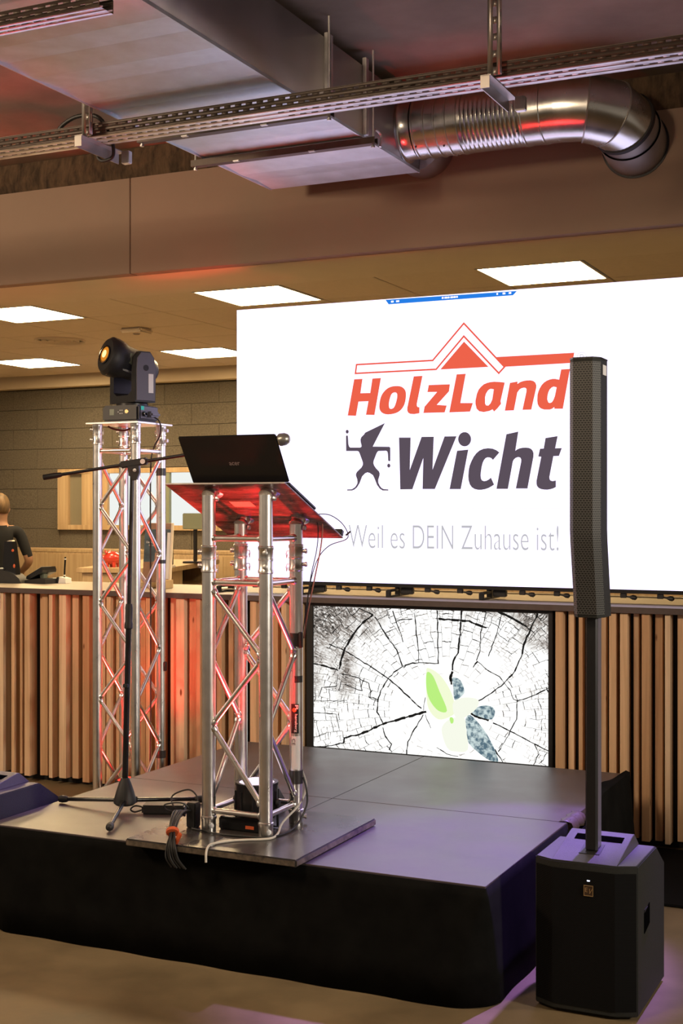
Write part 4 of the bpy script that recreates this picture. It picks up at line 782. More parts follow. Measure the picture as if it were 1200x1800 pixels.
LT = lamp('red_uplight_spill', 'SPOT', (tx+ts/2, ty+ts/2, .19), (tx+ts/2, ty+ts/2, 3), 45, (1.0, .03, .025), .04, 130, 1.0); LT.parent = t; LT.matrix_parent_inverse = t.matrix_basis.inverted()
t = par('par_lamp', 'round black uplight with a glowing lens inside the lectern', -2.372, 4.302, .4275, .165, .078, M['lens_white'])
LT = lamp('red_par_beam', 'SPOT', (-2.372, 4.302, .61), (-2.38, 4.30, 3), 130, (1.0, .03, .025), .05, 90, .7); LT.parent = t; LT.matrix_parent_inverse = t.matrix_basis.inverted()
t = thing('power_box', 'black power distribution box behind the front lectern posts', 'power supply', (-2.43, 4.22, .4275))
MB().box((-2.475, 4.195, .4275), (-2.29, 4.222, .475), .006).build('case', M['black_gloss'], t)
MB().box((-2.36, 4.1938, .44), (-2.325, 4.1948, .452), .0).build('orange_switch', M['orange'], t)
t = thing('amplifier_case', 'small black angled case between lectern and stage rear', 'case', (-2.47, 4.50, .4275))
MB().prism([(-2.56, .4275), (-2.40, .4275), (-2.40, .47), (-2.44, .53), (-2.50, .545), (-2.56, .49)], 'y', 4.47, 4.58).build('shell', M['black_plastic'], t)
t = thing('power_adapter', 'black power brick lying on the stage left of the lectern', 'power adapter', (-2.86, 4.43, .40))
AX = Matrix.Translation((-2.86, 4.43, .401)) @ Matrix.Rotation(math.radians(22), 4, 'Z')
MB().box((-.085, -.035, 0), (.085, .035, .036), .006, xf=AX).build('brick', M['black_plastic'], t)
MB().tube([AX @ Vector(p) for p in bez([(-.083, .01, .018), (-.12, .02, .022), (-.135, 0, .012), (-.115, -.015, .006), (-.084, -.008, .014)])], .0035, 8).build('cable_loop', M['rubber'], t)
# ================================================================== LAPTOP, MICROPHONE
lp = thing('laptop', 'open black laptop on the lectern, its lid back to the audience', 'laptop', (-2.30, 4.09, 1.70))
sB = slope @ Matrix.Translation((.0525, .0, .008))
MB().box((-.198, .018, 0), (.198, .25, .014), .004, xf=sB).build('keyboard_base', M['laptop'], lp)
# lid leans towards the audience
b0 = sB @ Vector((0, .016, .012)); lean = Vector((0, -.110, .171)).normalized(); LM = Matrix.Translation(b0) @ Matrix(((1, 0, 0, 0), (0, lean.z, lean.y, 0), (0, -lean.y, lean.z, 0), (0, 0, 0, 1)))
MB().box((-.200, -.007, .002), (.200, .0, .200), .004, xf=LM).build('lid', M['laptop'], lp)
MB().box((-.190, .0002, .012), (.188, .0012, .192), xf=LM).build('screen', M['black_gloss'], lp)
MB().cyl(sB @ Vector((-.15, .016, .012)), sB @ Vector((.15, .016, .012)), .006, n=12).build('hinge', M['black_metal'], lp)
text('lid_lettering', 'acer', M['grey_print'], lp, LM @ Vector((-.020, -.0076, .078)), (1, 0, 0), lean, .044, .013, .012)

ms = thing('microphone_stand', 'black tripod microphone stand with a long boom arm', 'microphone stand', (-3.015, 4.384, .40))
hub = Vector((-3.015, 4.384, 0))
MB().lathe([(.0, .428), (.036, .428), (.045, .436), (.044, .450), (.036, .480), (.024, .515), (.018, .530), (.0165, .535)], hub, n=24).build('hub', M['rubber'], ms)
for ex, ey in ((-3.335, 4.400), (-2.88, 4.088), (-2.818, 4.642)):
    e = Vector((ex, ey, .418)); a = hub+Vector((0, 0, .447)); d = (e-a).normalized()
    leg = MB().cyl(a+d*.03, e, .0085, n=12).build('leg', M['black_gloss'], ms)
    MB().lathe([(.009, -.03), (.013, -.02), (.0155, 0), (.0135, .012), (.005, .018), (0, .018)], e-d*.002, d, 14).build('rubber_foot', M['rubber'], leg)
    MB().box((-.014, -.014, -.012), (.014, .014, .012), .004, xf=Matrix.Translation(a+d*.036)).build('leg_joint', M['rubber'], leg)
tp = Vector((-2.986, 4.390, 1.735)); bt = hub+Vector((0, 0, .52)); dr = (tp-bt)
MB().cyl(bt, bt+dr*.53, .0115, n=16).build('lower_tube', M['black_gloss'], ms)
MB().lathe([(.0125, 0), (.0165, .004), (.0165, .02), (.0145, .03), (.0150, .085), (.0125, .10)], bt+dr*.50, dr, 16).build('clutch', M['rubber'], ms)
MB().cyl(bt+dr*.57, tp, .008, n=14).build('upper_tube', M['black_metal'], ms)
MB().box((-.008, -.020, 0), (.014, -.008, .014), .002, xf=Matrix.Translation(bt+dr*.31)).build('cable_clip', M['rubber'], ms)
B0 = Vector((-2.983, 4.390, 1.787)); bv = Vector((.563, .21, .092))
bx = bv.normalized(); by = Vector((-bx.y, bx.x, 0)).normalized(); bz = bx.cross(by)
BM = Matrix(((bx.x, by.x, bz.x, B0.x), (bx.y, by.y, bz.y, B0.y), (bx.z, by.z, bz.z, B0.z), (0, 0, 0, 1)))
MB().cyl(B0-bv*.607, B0+bv*.76, .0068, n=12).build('boom', M['black_metal'], ms)
MB().lathe([(.006, 0), (.0115, .003), (.0118, .055), (.009, .075), (.0075, .078)], B0-bv*.607, bv, 14).build('boom_grip', M['rubber'], ms)
MB().box((-.050, -.014, -.014), (.062, .014, .014), .005, xf=BM).build('boom_clamp', M['rubber'], ms)
MB().prism([(-.022, .0), (.026, .0), (.024, -.040), (.008, -.068), (-.008, -.068), (-.018, -.040)], 'y', -.012, .012, xf=BM).build('swivel', M['rubber'], ms)
MB().lathe([(.006, .012), (.007, .014), (.007, .020), (0, .021)], (0, 0, 0), (0, -1, 0), 12, xf=BM @ Matrix.Translation((.008, 0, -.030))).build('swivel_bolt', M['steel'], ms)
MB().lathe([(.010, 0), (.010, .001), (.0085, .001), (.0085, .0005), (0, .0005)], (.044, -.0142, 0), (0, -1, 0), 18, xf=BM).build('badge_ring', M['white_plastic'], ms)
text('badge_lettering', 'K&M', M['white_plastic'], ms, BM @ Vector((.0365, -.0152, -.003)), bx, bz, .015, .006, .01)
MB().lathe([(.009, 0), (.014, .003), (.014, .02), (.011, .024)], tp, dr, 14).build('top_collar', M['rubber'], ms)
MB().box((-.012, -.012, -.012), (.020, .012, .012), .004, xf=BM @ Matrix.Translation(((bv*.75).length, 0, 0))).build('mic_clip', M['rubber'], ms)
mc = thing('microphone', 'handheld microphone with a silver mesh head peeking from behind the laptop', 'microphone', B0+bv*.78)
mo = B0+bv*.77; L1 = (bv*.23).length
MB().lathe([(.010, 0), (.0105, .01), (.0125, L1*.5), (.0165, L1*.82), (.0185, L1*.86)], mo, bv, 18).build('handle', M['black_metal'], mc)
MB().lathe([(.0185, 0), (.0245, .006), (.0255, .014), (.0245, .030), (.018, .043), (.008, .049), (0, .050)], mo+bx*L1*.86, bv, 22).build('mesh_head', grille('mic_mesh', (.55, .53, .48), (.18, .17, .15), 300, .35, .8), mc)

# ================================================================== CABLES AROUND THE LECTERN
def cable(name, pts, r, mat, label, n=10): return tag(MB().tube(bez(pts, n), r, 8).build(name, M[mat]), label, 'cable')
cable('white_cable', [(-2.262, 4.452, .62), (-2.236, 4.44, .56), (-2.245, 4.40, .50), (-2.262, 4.30, .452), (-2.232, 4.20, .433), (-2.232, 4.135, .4315), (-2.30, 4.085, .4315), (-2.345, 4.045, .432), (-2.372, 3.985, .433), (-2.368, 3.945, .4315), (-2.362, 3.922, .415), (-2.360, 3.918, .385)], .0042, 'white_cable', 'white cable curving over the base board in front of the lectern')
cable('black_cable', [(-2.234, 4.41, .60), (-2.218, 4.405, .56), (-2.214, 4.40, .50), (-2.225, 4.35, .44), (-2.215, 4.24, .4315), (-2.24, 4.15, .4315), (-2.31, 4.13, .4315), (-2.44, 4.12, .4315), (-2.56, 4.15, .4315)], .0035, 'rubber', 'thin black cable running from the rear lectern post across the base board')
cb_ = thing('cable_bundle', 'bundle of black cables tied with orange straps hanging over the stage front', 'cable', (-2.50, 3.93, .43))
for k in range(6):
    o = .008*(k-2.5); q = .006*math.sin(k*2.1)
    MB().tube(bez([(-2.60+o, 4.20+q, .47+.02*k/6), (-2.585+o, 4.10+q, .50), (-2.545+o*.6, 3.995, .468+q*.5), (-2.520+o*.5, 3.955+q*.5, .452+abs(q)), (-2.505+o, 3.928-.002*k, .425), (-2.495+o*1.3, 3.915+q*.4, .385), (-2.47+o*1.5, 3.92+q*.6, .352)]), .0035, 7).build('strand', M['rubber'], cb_)
MB().tube(bez([(-2.62, 4.20, .46), (-2.66, 4.18, .50), (-2.68, 4.21, .53), (-2.63, 4.24, .55), (-2.58, 4.22, .53), (-2.57, 4.20, .49)]), .0032, 7).build('loop', M['rubber'], cb_)
MB().tube(bez([(-2.61, 4.18, .47), (-2.67, 4.15, .49), (-2.66, 4.13, .515), (-2.60, 4.15, .52), (-2.575, 4.18, .48)]), .0032, 7).build('loop', M['rubber'], cb_)
MB().lathe([(.019, -.007), (.020, 0), (.019, .007)], (-2.530, 3.972, .462), (.35, -.75, -.5), 16, sx=1.2).build('orange_strap', M['orange'], cb_)
MB().box((-.008, -.004, -.028), (.008, .004, .022), .003, xf=Matrix.Translation((-2.492, 3.948, .448)) @ Matrix.Rotation(.5, 4, 'Y')).build('orange_strap', M['orange'], cb_)
MB().box((-2.595, 4.165, .4276), (-2.555, 4.205, .52), .004).build('plug_block', M['black_plastic'], cb_)
# thin leads falling from the laptop along the right rear post
cable('usb_cable', [(-2.235, 4.44, 1.62), (-2.215, 4.46, 1.60), (-2.19, 4.48, 1.56), (-2.198, 4.49, 1.47), (-2.228, 4.49, 1.33), (-2.238, 4.46, 1.22), (-2.236, 4.42, 1.12)], .0028, 'pink_cable', 'salmon red lead falling from the lectern top to the tape on the post')
lead = thing('headset_cable', 'thin black lead with a knot looping out right of the lectern top', 'cable', (-2.2, 4.49, 1.5))
MB().tube(bez([(-2.21, 4.47, 1.585), (-2.165, 4.49, 1.583), (-2.12, 4.50, 1.555), (-2.092, 4.50, 1.515), (-2.10, 4.50, 1.49), (-2.17, 4.50, 1.465), (-2.215, 4.49, 1.41), (-2.245, 4.48, 1.30), (-2.25, 4.44, 1.14)]), .0018, 7).build('wire', M['rubber'], lead)
MB().box((-.003, -.003, -.012), (.003, .003, .012), .001, xf=Matrix.Translation((-2.09, 4.50, 1.513)) @ Matrix.Rotation(.9, 4, 'Y')).build('cable_tie', M['rubber'], lead)
cable('power_lead', [(-2.208, 4.46, 1.575), (-2.206, 4.48, 1.53), (-2.217, 4.49, 1.45), (-2.24, 4.48, 1.33), (-2.243, 4.44, 1.14)], .0018, 'rubber', 'thin black lead hanging straight beside the salmon lead')

# ================================================================== PA SPEAKERS
def make_pa(sub_label, col_label, grp, ox, oy):
    s = thing('subwoofer', sub_label, 'loudspeaker', (-1.083+ox, 4.30+oy, 0), grp)
    T = Matrix.Translation((ox, oy, 0)); XL, XR, yf, ys, yb = -1.249, -.918, 4.097, 4.128, 4.53
    m = MB(); m.prism([(XL, ys), (-1.183, yf), (-.984, yf), (XR, ys), (XR, yb), (XL, yb)], 'z', .012, .484, xf=T)
    r = bmesh.ops.bisect_plane(m.bm, geom=m.bm.verts[:]+m.bm.edges[:]+m.bm.faces[:], plane_co=T @ Vector((0, 4.404, .484)), plane_no=Vector((0, .08, .126)).normalized(), clear_outer=True)
    bmesh.ops.holes_fill(m.bm, edges=[e for e in m.bm.edges if e.is_boundary])
    bmesh.ops.bevel(m.bm, geom=m.bm.edges[:], offset=.003, segments=2, affect='EDGES')
    m.build('cabinet', M['sub'], s)
    MB().prism([(XL+.006, ys+.002), (-1.183, yf+.004), (-.984, yf+.004), (XR-.006, ys+.002), (XR-.006, 4.40), (XL+.006, 4.40)], 'z', .4835, .4852, xf=T).build('top_panel', M['sub_top'], s)
    g = MB(); g.loft([[(T @ Vector((x, y, z))) for x, y in ((XL+.004, ys-.0035), (-1.184, yf-.003), (-.983, yf-.003), (XR-.004, ys-.0035))] for z in (.03, .462)], cap=False, closed=False); g.build('front_grille', M['sub_grille'], s, 10)
    for sx_ in (XL, XR): MB().box((sx_-.002, 4.22, .255), (sx_+.002, 4.285, .325), .0, xf=T).build('side_handle', M['black_back'], s)
    MB().prism([(4.215, .25), (4.29, .265), (4.29, .33), (4.215, .315)], 'x', XR+.0003, XR+.0026, xf=T).build('handle_recess', M['opening_shade'], s)  # flat dark plate painting the shaded recess
    for x in (XL+.04, XR-.04):
        for y in (4.16, 4.48): MB().cyl(T @ Vector((x, y, 0)), T @ Vector((x, y, .013)), .018, n=12).build('rubber_foot', M['rubber'], s)
    b = MB(); b.prism([(4.10, .4855), (4.33, .532), (4.345, .532), (4.41, .4855)], 'x', -1.187, -.977, xf=T); bmesh.ops.bevel(b.bm, geom=b.bm.edges[:], offset=.0015, segments=1, affect='EDGES')
    b.build('pole_bracket', M['sub_top'], s)
    sl = math.atan2(.0465, .23); SM = T @ Matrix.Translation((-1.082, 4.10, .4855)) @ Matrix.Rotation(sl, 4, 'X')
    MB().box((-.075, .165, -.001), (.082, .205, .0016), xf=SM).build('handle_slot', M['opening_shade'], s)
    MB().box((-.034, .062, -.001), (.034, .14, .0018), .001, xf=SM).build('pole_socket', M['black_plastic'], s)
    bd = MB()
    for a, c in (((-1.081, .4155), (-1.051, .4175)), ((-1.081, .3835), (-1.051, .3855)), ((-1.081, .3855), (-1.0792, .4155)), ((-1.0528, .3855), (-1.051, .4155))): bd.box((a[0], yf-.006, a[1]), (c[0], yf-.0035, c[1]), xf=T)
    bd.build('badge_frame', M['gold'], s)
    MB().box((-1.0795, yf-.0045, .385), (-1.0525, yf-.0032, .416), xf=T).build('badge_plate', P('badge_brown', (.05, .028, .015), .4), s)
    text('badge_lettering', 'E', M['gold'], s, T @ Vector((-1.0765, yf-.0055, .396)), (1, 0, 0), (0, 0, 1), .008, .014, .006)
    text('badge_lettering', 'V', M['gold'], s, T @ Vector((-1.0675, yf-.0055, .391)), (1, 0, 0), (.25, 0, 1), .011, .017, .006)
    MB().box((-1.071, yf-.0042, .430), (-1.062, yf-.0034, .4335), xf=T).build('status_light', M['led_white'], s)
    c = thing('column_speaker', col_label, 'loudspeaker', (-1.08+ox, 4.205+oy, .50), grp)
    m = MB(); q = .020
    m.prism([(-1.08-q+.006, 4.18), (-1.08+q-.006, 4.18), (-1.08+q, 4.186), (-1.08+q, 4.230), (-1.08-q, 4.230), (-1.08-q, 4.186)], 'z', .5075, 1.262, xf=T)
    m.build('pole', M['black_metal'], c)
    MB().box((-1.08+q+.0002, 4.186, .515), (-1.08+q+.0012, 4.228, 1.255), xf=T).build('pole_lit_side', M['side_lit_plastic'], c)  # thin paler strip painting the lit right face of the pole
    def sec(z, dy, k=1.0): return [T @ Vector((-1.08+x*k, 4.078+dy+y, z)) for x, y in ((-.049, .030), (-.031, 0), (.031, 0), (.049, .030), (.049, .115), (-.049, .115))]
    zs = [(1.258, .054), (1.33, .041), (1.43, .020), (1.50, .005), (1.54, 0), (1.80, 0), (2.078, 0)]
    m = MB(); m.loft([sec(z, d) for z, d in zs]); m.build('array_body', M['sub'], c, 20)
    m = MB()
    m.loft([[T @ Vector((-1.08+x, 4.078+d+y, z)) for x, y in ((-.0498, .0285), (-.0313, -.0015), (.0313, -.0015), (.0498, .0285))] for z, d in [(1.268, .052)]+zs[1:6]+[(2.068, 0)]], cap=False, closed=False)
    m.build('array_grille', M['grille'], c, 20)
    m = MB(); m.loft([sec(2.0782, 0, 1.03), sec(2.083, 0, 1.03)]); m.build('top_cap', M['black_plastic'], c)
    MB().box((-1.0311, 4.135, 2.03), (-1.0302, 4.180, 2.062), xf=T).build('type_label', M['white_plastic'], c)
    return s, c
make_pa('black subwoofer with a gold square badge on the floor right of the stage', 'slim black column loudspeaker on a pole in front of the big screen', 'column loudspeaker sets', 0, 0)
make_pa('black subwoofer cut by the left frame edge beside the stage', 'slim black column loudspeaker on a pole beyond the left frame edge', 'column loudspeaker sets', -2.492, -.05)

# ================================================================== CEILING SERVICES
dX0, dX1, dZ0, dZ1, dY0, dY1 = -3.312, -2.470, 3.300, 3.625, -3.0, 6.165
dc = thing('rectangular_duct', 'large galvanised rectangular air duct under the concrete ceiling', 'air duct', (-2.89, 5.9, dZ1))
m = MB(); m.quad((dX0, dY0, dZ0+.004), (dX0, dY1, dZ0+.004), (dX0, dY1, dZ1), (dX0, dY0, dZ1)); m.build('side_sheet', M['galv_side'], dc)
m = MB(); m.quad((dX1, dY0, dZ0+.004), (dX1, dY1, dZ0+.004), (dX1, dY1, dZ1), (dX1, dY0, dZ1)); solid(m.build('side_sheet', M['galv_side'], dc), .002)
m = MB(); m.quad((dX0, dY0, dZ1), (dX1, dY0, dZ1), (dX1, dY1, dZ1), (dX0, dY1, dZ1)); m.build('top_sheet', M['galv_side'], dc)
m = MB(); m.quad((dX0, dY1, dZ0+.004), (dX1, dY1, dZ0+.004), (dX1, dY1, dZ1), (dX0, dY1, dZ1)); m.build('end_sheet', M['galv_side'], dc)
# underside folded into shallow stiffening bands
ys_ = []; y = dY1; k = 0
while y > dY0:
    ys_.append((y, dZ0+(.010 if k % 2 else 0))); y -= .165; k += 1
m = MB(); m.loft([[(dX0, y, z), (dX1, y, z)] for y, z in ys_], cap=False, closed=False); m.build('underside', M['galv'], dc, 1)
for x in (dX0, dX1):
    e = MB(); e.box((x-.003, dY0, dZ0-.004), (x+.003, dY1, dZ0+.010)); e.build('corner_seam', M['galv'], dc)
for yf_ in (5.10, 3.6, 2.1):
    e = MB(); e.box((dX1, yf_-.026, dZ0+.01), (dX1+.018, yf_-.004, dZ1+.02), .002); e.box((dX1, yf_+.004, dZ0+.01), (dX1+.018, yf_+.026, dZ1+.02), .002); e.build('joint_flange', M['steel'], dc)
for yf_ in (5.02, 5.48):
    e = MB(); e.box((-3.375, yf_-.02, 3.262), (-2.405, yf_+.02, 3.266)); e.box((-3.375, yf_-.02, 3.266), (-2.405, yf_-.016, 3.292)); e.box((-3.375, yf_+.016, 3.266), (-2.405, yf_+.02, 3.292))
    o = e.build('hanger_rail', M['shaded_steel'], dc)
    for x in (-3.36, -2.42):
        MB().cyl((x, yf_, 3.25), (x, yf_, 3.69), .005, n=8).build('threaded_rod', M['steel'], o)
        MB().lathe([(.010, 0), (.010, .008), (.006, .008), (.006, .014)], (x, yf_, 3.247), n=6).build('nut', M['steel'], o)
    for x in (-3.12, -2.72): MB().box((x-.016, yf_-.030, 3.257), (x+.016, yf_-.014, 3.263), .001).build('rail_clip', M['steel'], o)
e = MB(); e.box((dX1, 5.47, 3.31), (dX1+.02, 5.50, 3.66), .002); e.build('joint_flange', M['steel'], dc)
e = MB(); e.tube(bez([(-2.44, 5.50, 3.262), (-2.43, 5.50, 3.30), (-2.425, 5.51, 3.335), (-2.425, 5.55, 3.338), (-2.42, 5.57, 3.32), (-2.42, 5.56, 3.27)]), .006, 8); e.build('beam_clamp', M['steel'], dc)
sp_ = MB(); sp_.lathe([(.158, 0), (.158, .17)], (-2.50, 6.166, 3.466), (0, 1, 0), 40); sp_.build('rear_spigot', M['galv_side'], dc)

rd = thing('round_duct', 'round ribbed metal air duct curving into the bulkhead', 'air duct', (-1.42, 6.34, 3.36))
ax = Vector((-2.47, 5.99, 3.467)); RR = .148
MB().lathe([(RR+.014, 0), (RR+.014, .010), (RR+.004, .014), (RR, .02), (RR, .07)], ax, (1, 0, 0), 48).build('collar', M['galv_round'], rd)
prof = [(RR, .07)]; xx = .07
rings_at = [.075, .135, .19, .245, .30]
prof = []
def add(x, r): prof.append((r, x))
x = .068
for rx_ in rings_at: add(rx_, RR); add(rx_+.004, RR+.006); add(rx_+.010, RR+.006); add(rx_+.014, RR)
x = .325
while x < .60:
    add(x, RR-.003); add(x+.010, RR+.002); add(x+.020, RR-.003); x += .022
add(.615, RR); 
MB().lathe(prof, ax, (1, 0, 0), 48).build('ribbed_section', M['galv_round'], rd)
MB().lathe([(RR, .612), (RR+.006, .615), (RR+.006, .622), (RR+.001, .626), (RR+.001, .70), (RR+.006, .703), (RR+.006, .71), (RR+.001, .714), (RR+.001, .78)], ax, (1, 0, 0), 48).build('sleeve', M['galv_round'], rd)
def gore(name, a, da, b, db, r0, r1, mat='galv_round', n=5):
    a = Vector(a); b = Vector(b); da = Vector(da).normalized(); db = Vector(db).normalized(); rings = []
    for k in range(n):
        t = k/(n-1); c = a.lerp(b, t); d = da.lerp(db, t).normalized(); u = d.cross(Vector((0, 0, 1))).normalized(); v = u.cross(d); r = r0+(r1-r0)*t
        rings.append([c+u*(r*math.cos(2*PI*i/48))+v*(r*math.sin(2*PI*i/48)) for i in range(48)])
    m = MB(); m.loft(rings, cap=False); return m.build(name, M[mat], rd, 40)
P0 = (-1.700, 5.99, 3.467); P1 = (-1.575, 6.00, 3.460); P2 = (-1.478, 6.060, 3.438); P3 = (-1.435, 6.145, 3.410); P4 = (-1.425, 6.215, 3.390); P5 = (-1.422, 6.339, 3.358)
gore('elbow_gore', P0, (1, 0, 0), P1, (.93, .33, -.10), RR+.001, RR+.001)
gore('elbow_gore', P1, (.93, .33, -.10), P2, (.62, .75, -.22), RR+.005, RR+.005)
gore('elbow_gore', P2, (.62, .75, -.22), P3, (.25, .94, -.26), RR+.001, RR+.001)
for p, d, w in ((P1, (.93, .33, -.10), .004), (P2, (.62, .75, -.22), .004)):
    MB().lathe([(RR+.003, -w), (RR+.009, -w*.6), (RR+.009, w*.6), (RR+.003, w)], p, d, 48).build('seam_ring', M['galv_side'], rd)
MB().lathe([(RR+.001, -.012), (RR+.007, -.010), (RR+.007, .012), (RR+.001, .014)], P3, (.2, .94, -.26), 48).build('gasket', M['rubber'], rd)
gore('wall_collar', P3, (.2, .94, -.26), P4, (.05, .97, -.25), RR-.004, RR-.004, 'galv_side')
gore('wall_collar', P4, (.05, .97, -.25), P5, (0, 1, 0), RR+.004, RR+.004, 'galv_side')
MB().lathe([(RR+.002, 0), (RR+.014, .0), (RR+.014, .004), (RR+.002, .004)], (-1.422, 6.3355, 3.358), (0, 1, 0), 48).build('wall_flange', M['black_plastic'], rd)
for q in ((.09, -.9), (.14, -1.2), (.23, -1.0), (.31, -1.1), (.60, -.8)):
    a = q[1]; d = Vector((0, math.cos(a+PI), math.sin(a)))
    MB().lathe([(.005, 0), (.004, .003), (0, .003)], ax+Vector((q[0], 0, 0))+d*(RR+.001), d, 8).build('rivet', M['black_metal'], rd)

def perf(o, u, v, L, W, rows, pitch, hl, gaps=()):
    """sheet with rows of slots: rows = (v0, v1, phase)"""
    m = MB(); o = Vector(o); u = Vector(u); v = Vector(v)
    def q(a0, a1, b0, b1):
        if a1-a0 > 1e-5 and b1-b0 > 1e-5: m.quad(o+u*a0+v*b0, o+u*a1+v*b0, o+u*a1+v*b1, o+u*a0+v*b1)
    prev = 0
    for v0, v1, ph in rows:
        q(0, L, prev, v0); x = ph; last = 0
        while x+hl < L:
            if not any(g0 < x < g1 for g0, g1 in gaps): q(last, x, v0, v1); last = x+hl
            x += pitch
        q(last, L, v0, v1); prev = v1
    q(0, L, prev, W); return m
def tray(label, x0, x1, yn, yf, z0, h):
    t = thing('cable_tray', label, 'cable tray', ((x0+x1)/2, (yn+yf)/2, z0))
    L = x1-x0; w = yf-yn; gp = [(k-.10, k+.04) for k in (1.2, 2.62, 4.05, 5.45)]
    solid(perf((x0, yn, z0), (1, 0, 0), (0, 0, 1), L, h, ((h*.22, h*.36, .0), (h*.66, h*.80, .012)), .05, .020).build('near_side', M['shaded_steel'], t, 30, False), .0012)
    solid(perf((x0, yf, z0), (1, 0, 0), (0, 0, 1), L, h, ((h*.22, h*.36, .0), (h*.66, h*.80, .012)), .05, .020).build('far_side', M['shaded_steel'], t, 30, False), .0012)
    solid(perf((x0, yn, z0), (1, 0, 0), (0, 1, 0), L, w, ((w*.24, w*.32, .0), (w*.64, w*.72, .022)), .052, .030, gp).build('bottom', M['steel'], t, 30, False), .0012)
    e = MB(); e.box((x0, yn-.001, z0+h-.002), (x1, yn+.010, z0+h)); e.box((x0, yf-.010, z0+h-.002), (x1, yf+.001, z0+h)); e.build('rim', M['shaded_steel'], t)
    return t
t1 = tray('long perforated cable tray crossing the whole picture below the ducts', -6.6, 1.4, 4.655, 4.785, 3.2, .056)
for x in (-3.376, -1.556):
    m = perf((x+.027, 4.628, 3.20), (0, 0, 1), (-1, 0, 0), .49, .054, ((.018, .034, .03),), .062, .036)
    solid(m.build('hanger_strut', M['galv_side'], t1, 30, False), .002)
    m = perf((x+.027, 4.628, 3.20), (0, 0, 1), (0, -1, 0), .49, .022, ((.008, .014, .05),), .062, .036); solid(m.build('strut_flange', M['galv_side'], t1, 30, False), .002)
    m = MB(); m.box((x-.045, 4.60, 3.150), (x-.041, 4.92, 3.198)); m.box((x-.041, 4.60, 3.194), (x-.005, 4.92, 3.198)); m.box((x-.041, 4.60, 3.150), (x-.010, 4.604, 3.196)); m.build('bracket_arm', M['galv_side'], t1)
    m = MB(); m.box((x-.005, 4.885, 3.14), (x+.035, 4.915, 3.196), .003); m.build('bracket_end', M['steel'], t1)
tray('short perforated cable tray in the upper left corner near the camera', -6.6, -2.477, 3.459, 3.536, 3.2, .045)
cw_ = thing('corrugated_hose', 'black corrugated hose looping over the cable tray at left', 'hose', (-3.45, 4.7, 3.26))
MB().tube(bez([(-3.60, 4.70, 3.225), (-3.56, 4.69, 3.275), (-3.47, 4.68, 3.305), (-3.37, 4.68, 3.295), (-3.32, 4.69, 3.245), (-3.315, 4.70, 3.22)]), [.0085+.0012*(k % 2) for k in range(51)], 10).build('hose', M['rubber'], cw_)
cw2 = thing('cable_loop', 'small black cable loop hanging under the cable tray at left', 'cable', (-3.42, 4.80, 3.18))
MB().tube(bez([(-3.44, 4.80, 3.225), (-3.452, 4.81, 3.165), (-3.425, 4.81, 3.140), (-3.375, 4.81, 3.150), (-3.362, 4.80, 3.185), (-3.365, 4.79, 3.225)]), .008, 8).build('loop', M['rubber'], cw2)

# ================================================================== BACK ROOM
sb = thing('sideboard', 'low maple sideboard along the rear wall behind the person', 'sideboard', (-8.3, 10.8, 0))
MB().box((-10.4, 10.60, 0), (2.4, 10.99, 1.19), .003).build('body', M['maple'], sb)
MB().box((-10.40, 10.597, 1.19), (2.40, 10.99, 1.217), .001).build('top', M['maple'], sb)
for k in range(18): MB().box((-10.38+.7*k, 10.594, .1), (-9.70+.7*k, 10.6, 1.17), .001).build('door', M['maple'], sb)
dk = thing('back_desk', 'maple reception desk in the back room with open dark shelves', 'desk', (-5.9, 9.3, 0))
DA = Matrix.Translation((-5.542, 8.594, 0)) @ Matrix.Rotation(math.atan2(9.77-8.594, -5.919+5.542), 4, 'Z')     # local +x runs into the room
MB().box((-.02, -.01, 1.115), (1.85, .70, 1.154), .004, xf=DA).build('top', M['maple'], dk)
MB().box((.0, .02, 0), (.62, .66, 1.114), .003, xf=DA).build('carcass', M['maple'], dk)
MB().box((.62, .30, 0), (1.80, .66, 1.114), .003, xf=DA).build('shelf_back', M['black_back'], dk)
MB().box((.62, .02, .94), (1.80, .30, .965), .002, xf=DA).build('shelf', M['maple'], dk)
MB().box((1.75, .02, 0), (1.80, .30, 1.114), .002, xf=DA).build('end_panel', M['maple'], dk)
MB().box((.66, .05, .9655), (.70, .25, 1.09), xf=DA).build('file', M['white_plastic'], dk)
pg = thing('piggy_bank', 'red piggy bank standing on the back desk', 'ornament', (-6.03, 8.60, 1.154))
pc = Vector((-6.03, 8.60, 1.154)); PX = Matrix.Translation(pc)
MB().lathe([(0, -.065), (.03, -.060), (.050, -.03), (.054, 0), (.050, .03), (.034, .055), (.024, .064), (.024, .078), (0, .080)], pc+Vector((0, 0, .072)), (-.9, -.4, 0), 20).build('body', M['red_plastic'], pg)
for dx, dy in ((-.03, -.03), (-.03, .025), (.03, -.025), (.03, .03)): MB().cyl(pc+Vector((dx, dy, 0)), pc+Vector((dx, dy, .04)), .013, .016, 10).build('leg', M['red_plastic'], pg)
for s_ in (-1, 1): MB().lathe([(.014, 0), (.008, .018), (0, .026)], pc+Vector((-.035, s_*.02-.015, .112)), (-.2, s_*.4, 1), 8).build('ear', M['red_plastic'], pg)
mo_ = thing('monitor', 'grey-green back of a computer monitor on the back desk', 'monitor', (-5.85, 9.5, 1.154))
MB().box((-5.955, 9.50, 1.44), (-5.735, 9.53, 1.575), .006).build('back_shell', M['green_grey'], mo_)
MB().box((-5.86, 9.52, 1.17), (-5.83, 9.54, 1.46), .003).build('stand', M['black_metal'], mo_)
MB().box((-5.93, 9.46, 1.1545), (-5.77, 9.60, 1.17), .004).build('foot', M['black_metal'], mo_)
sc = thing('card_scanner', 'slim black upright device on the back desk beside the brochure', 'scanner', (-5.60, 8.66, 1.154))
SCM = Matrix.Translation((-5.56, 8.70, 1.1545))
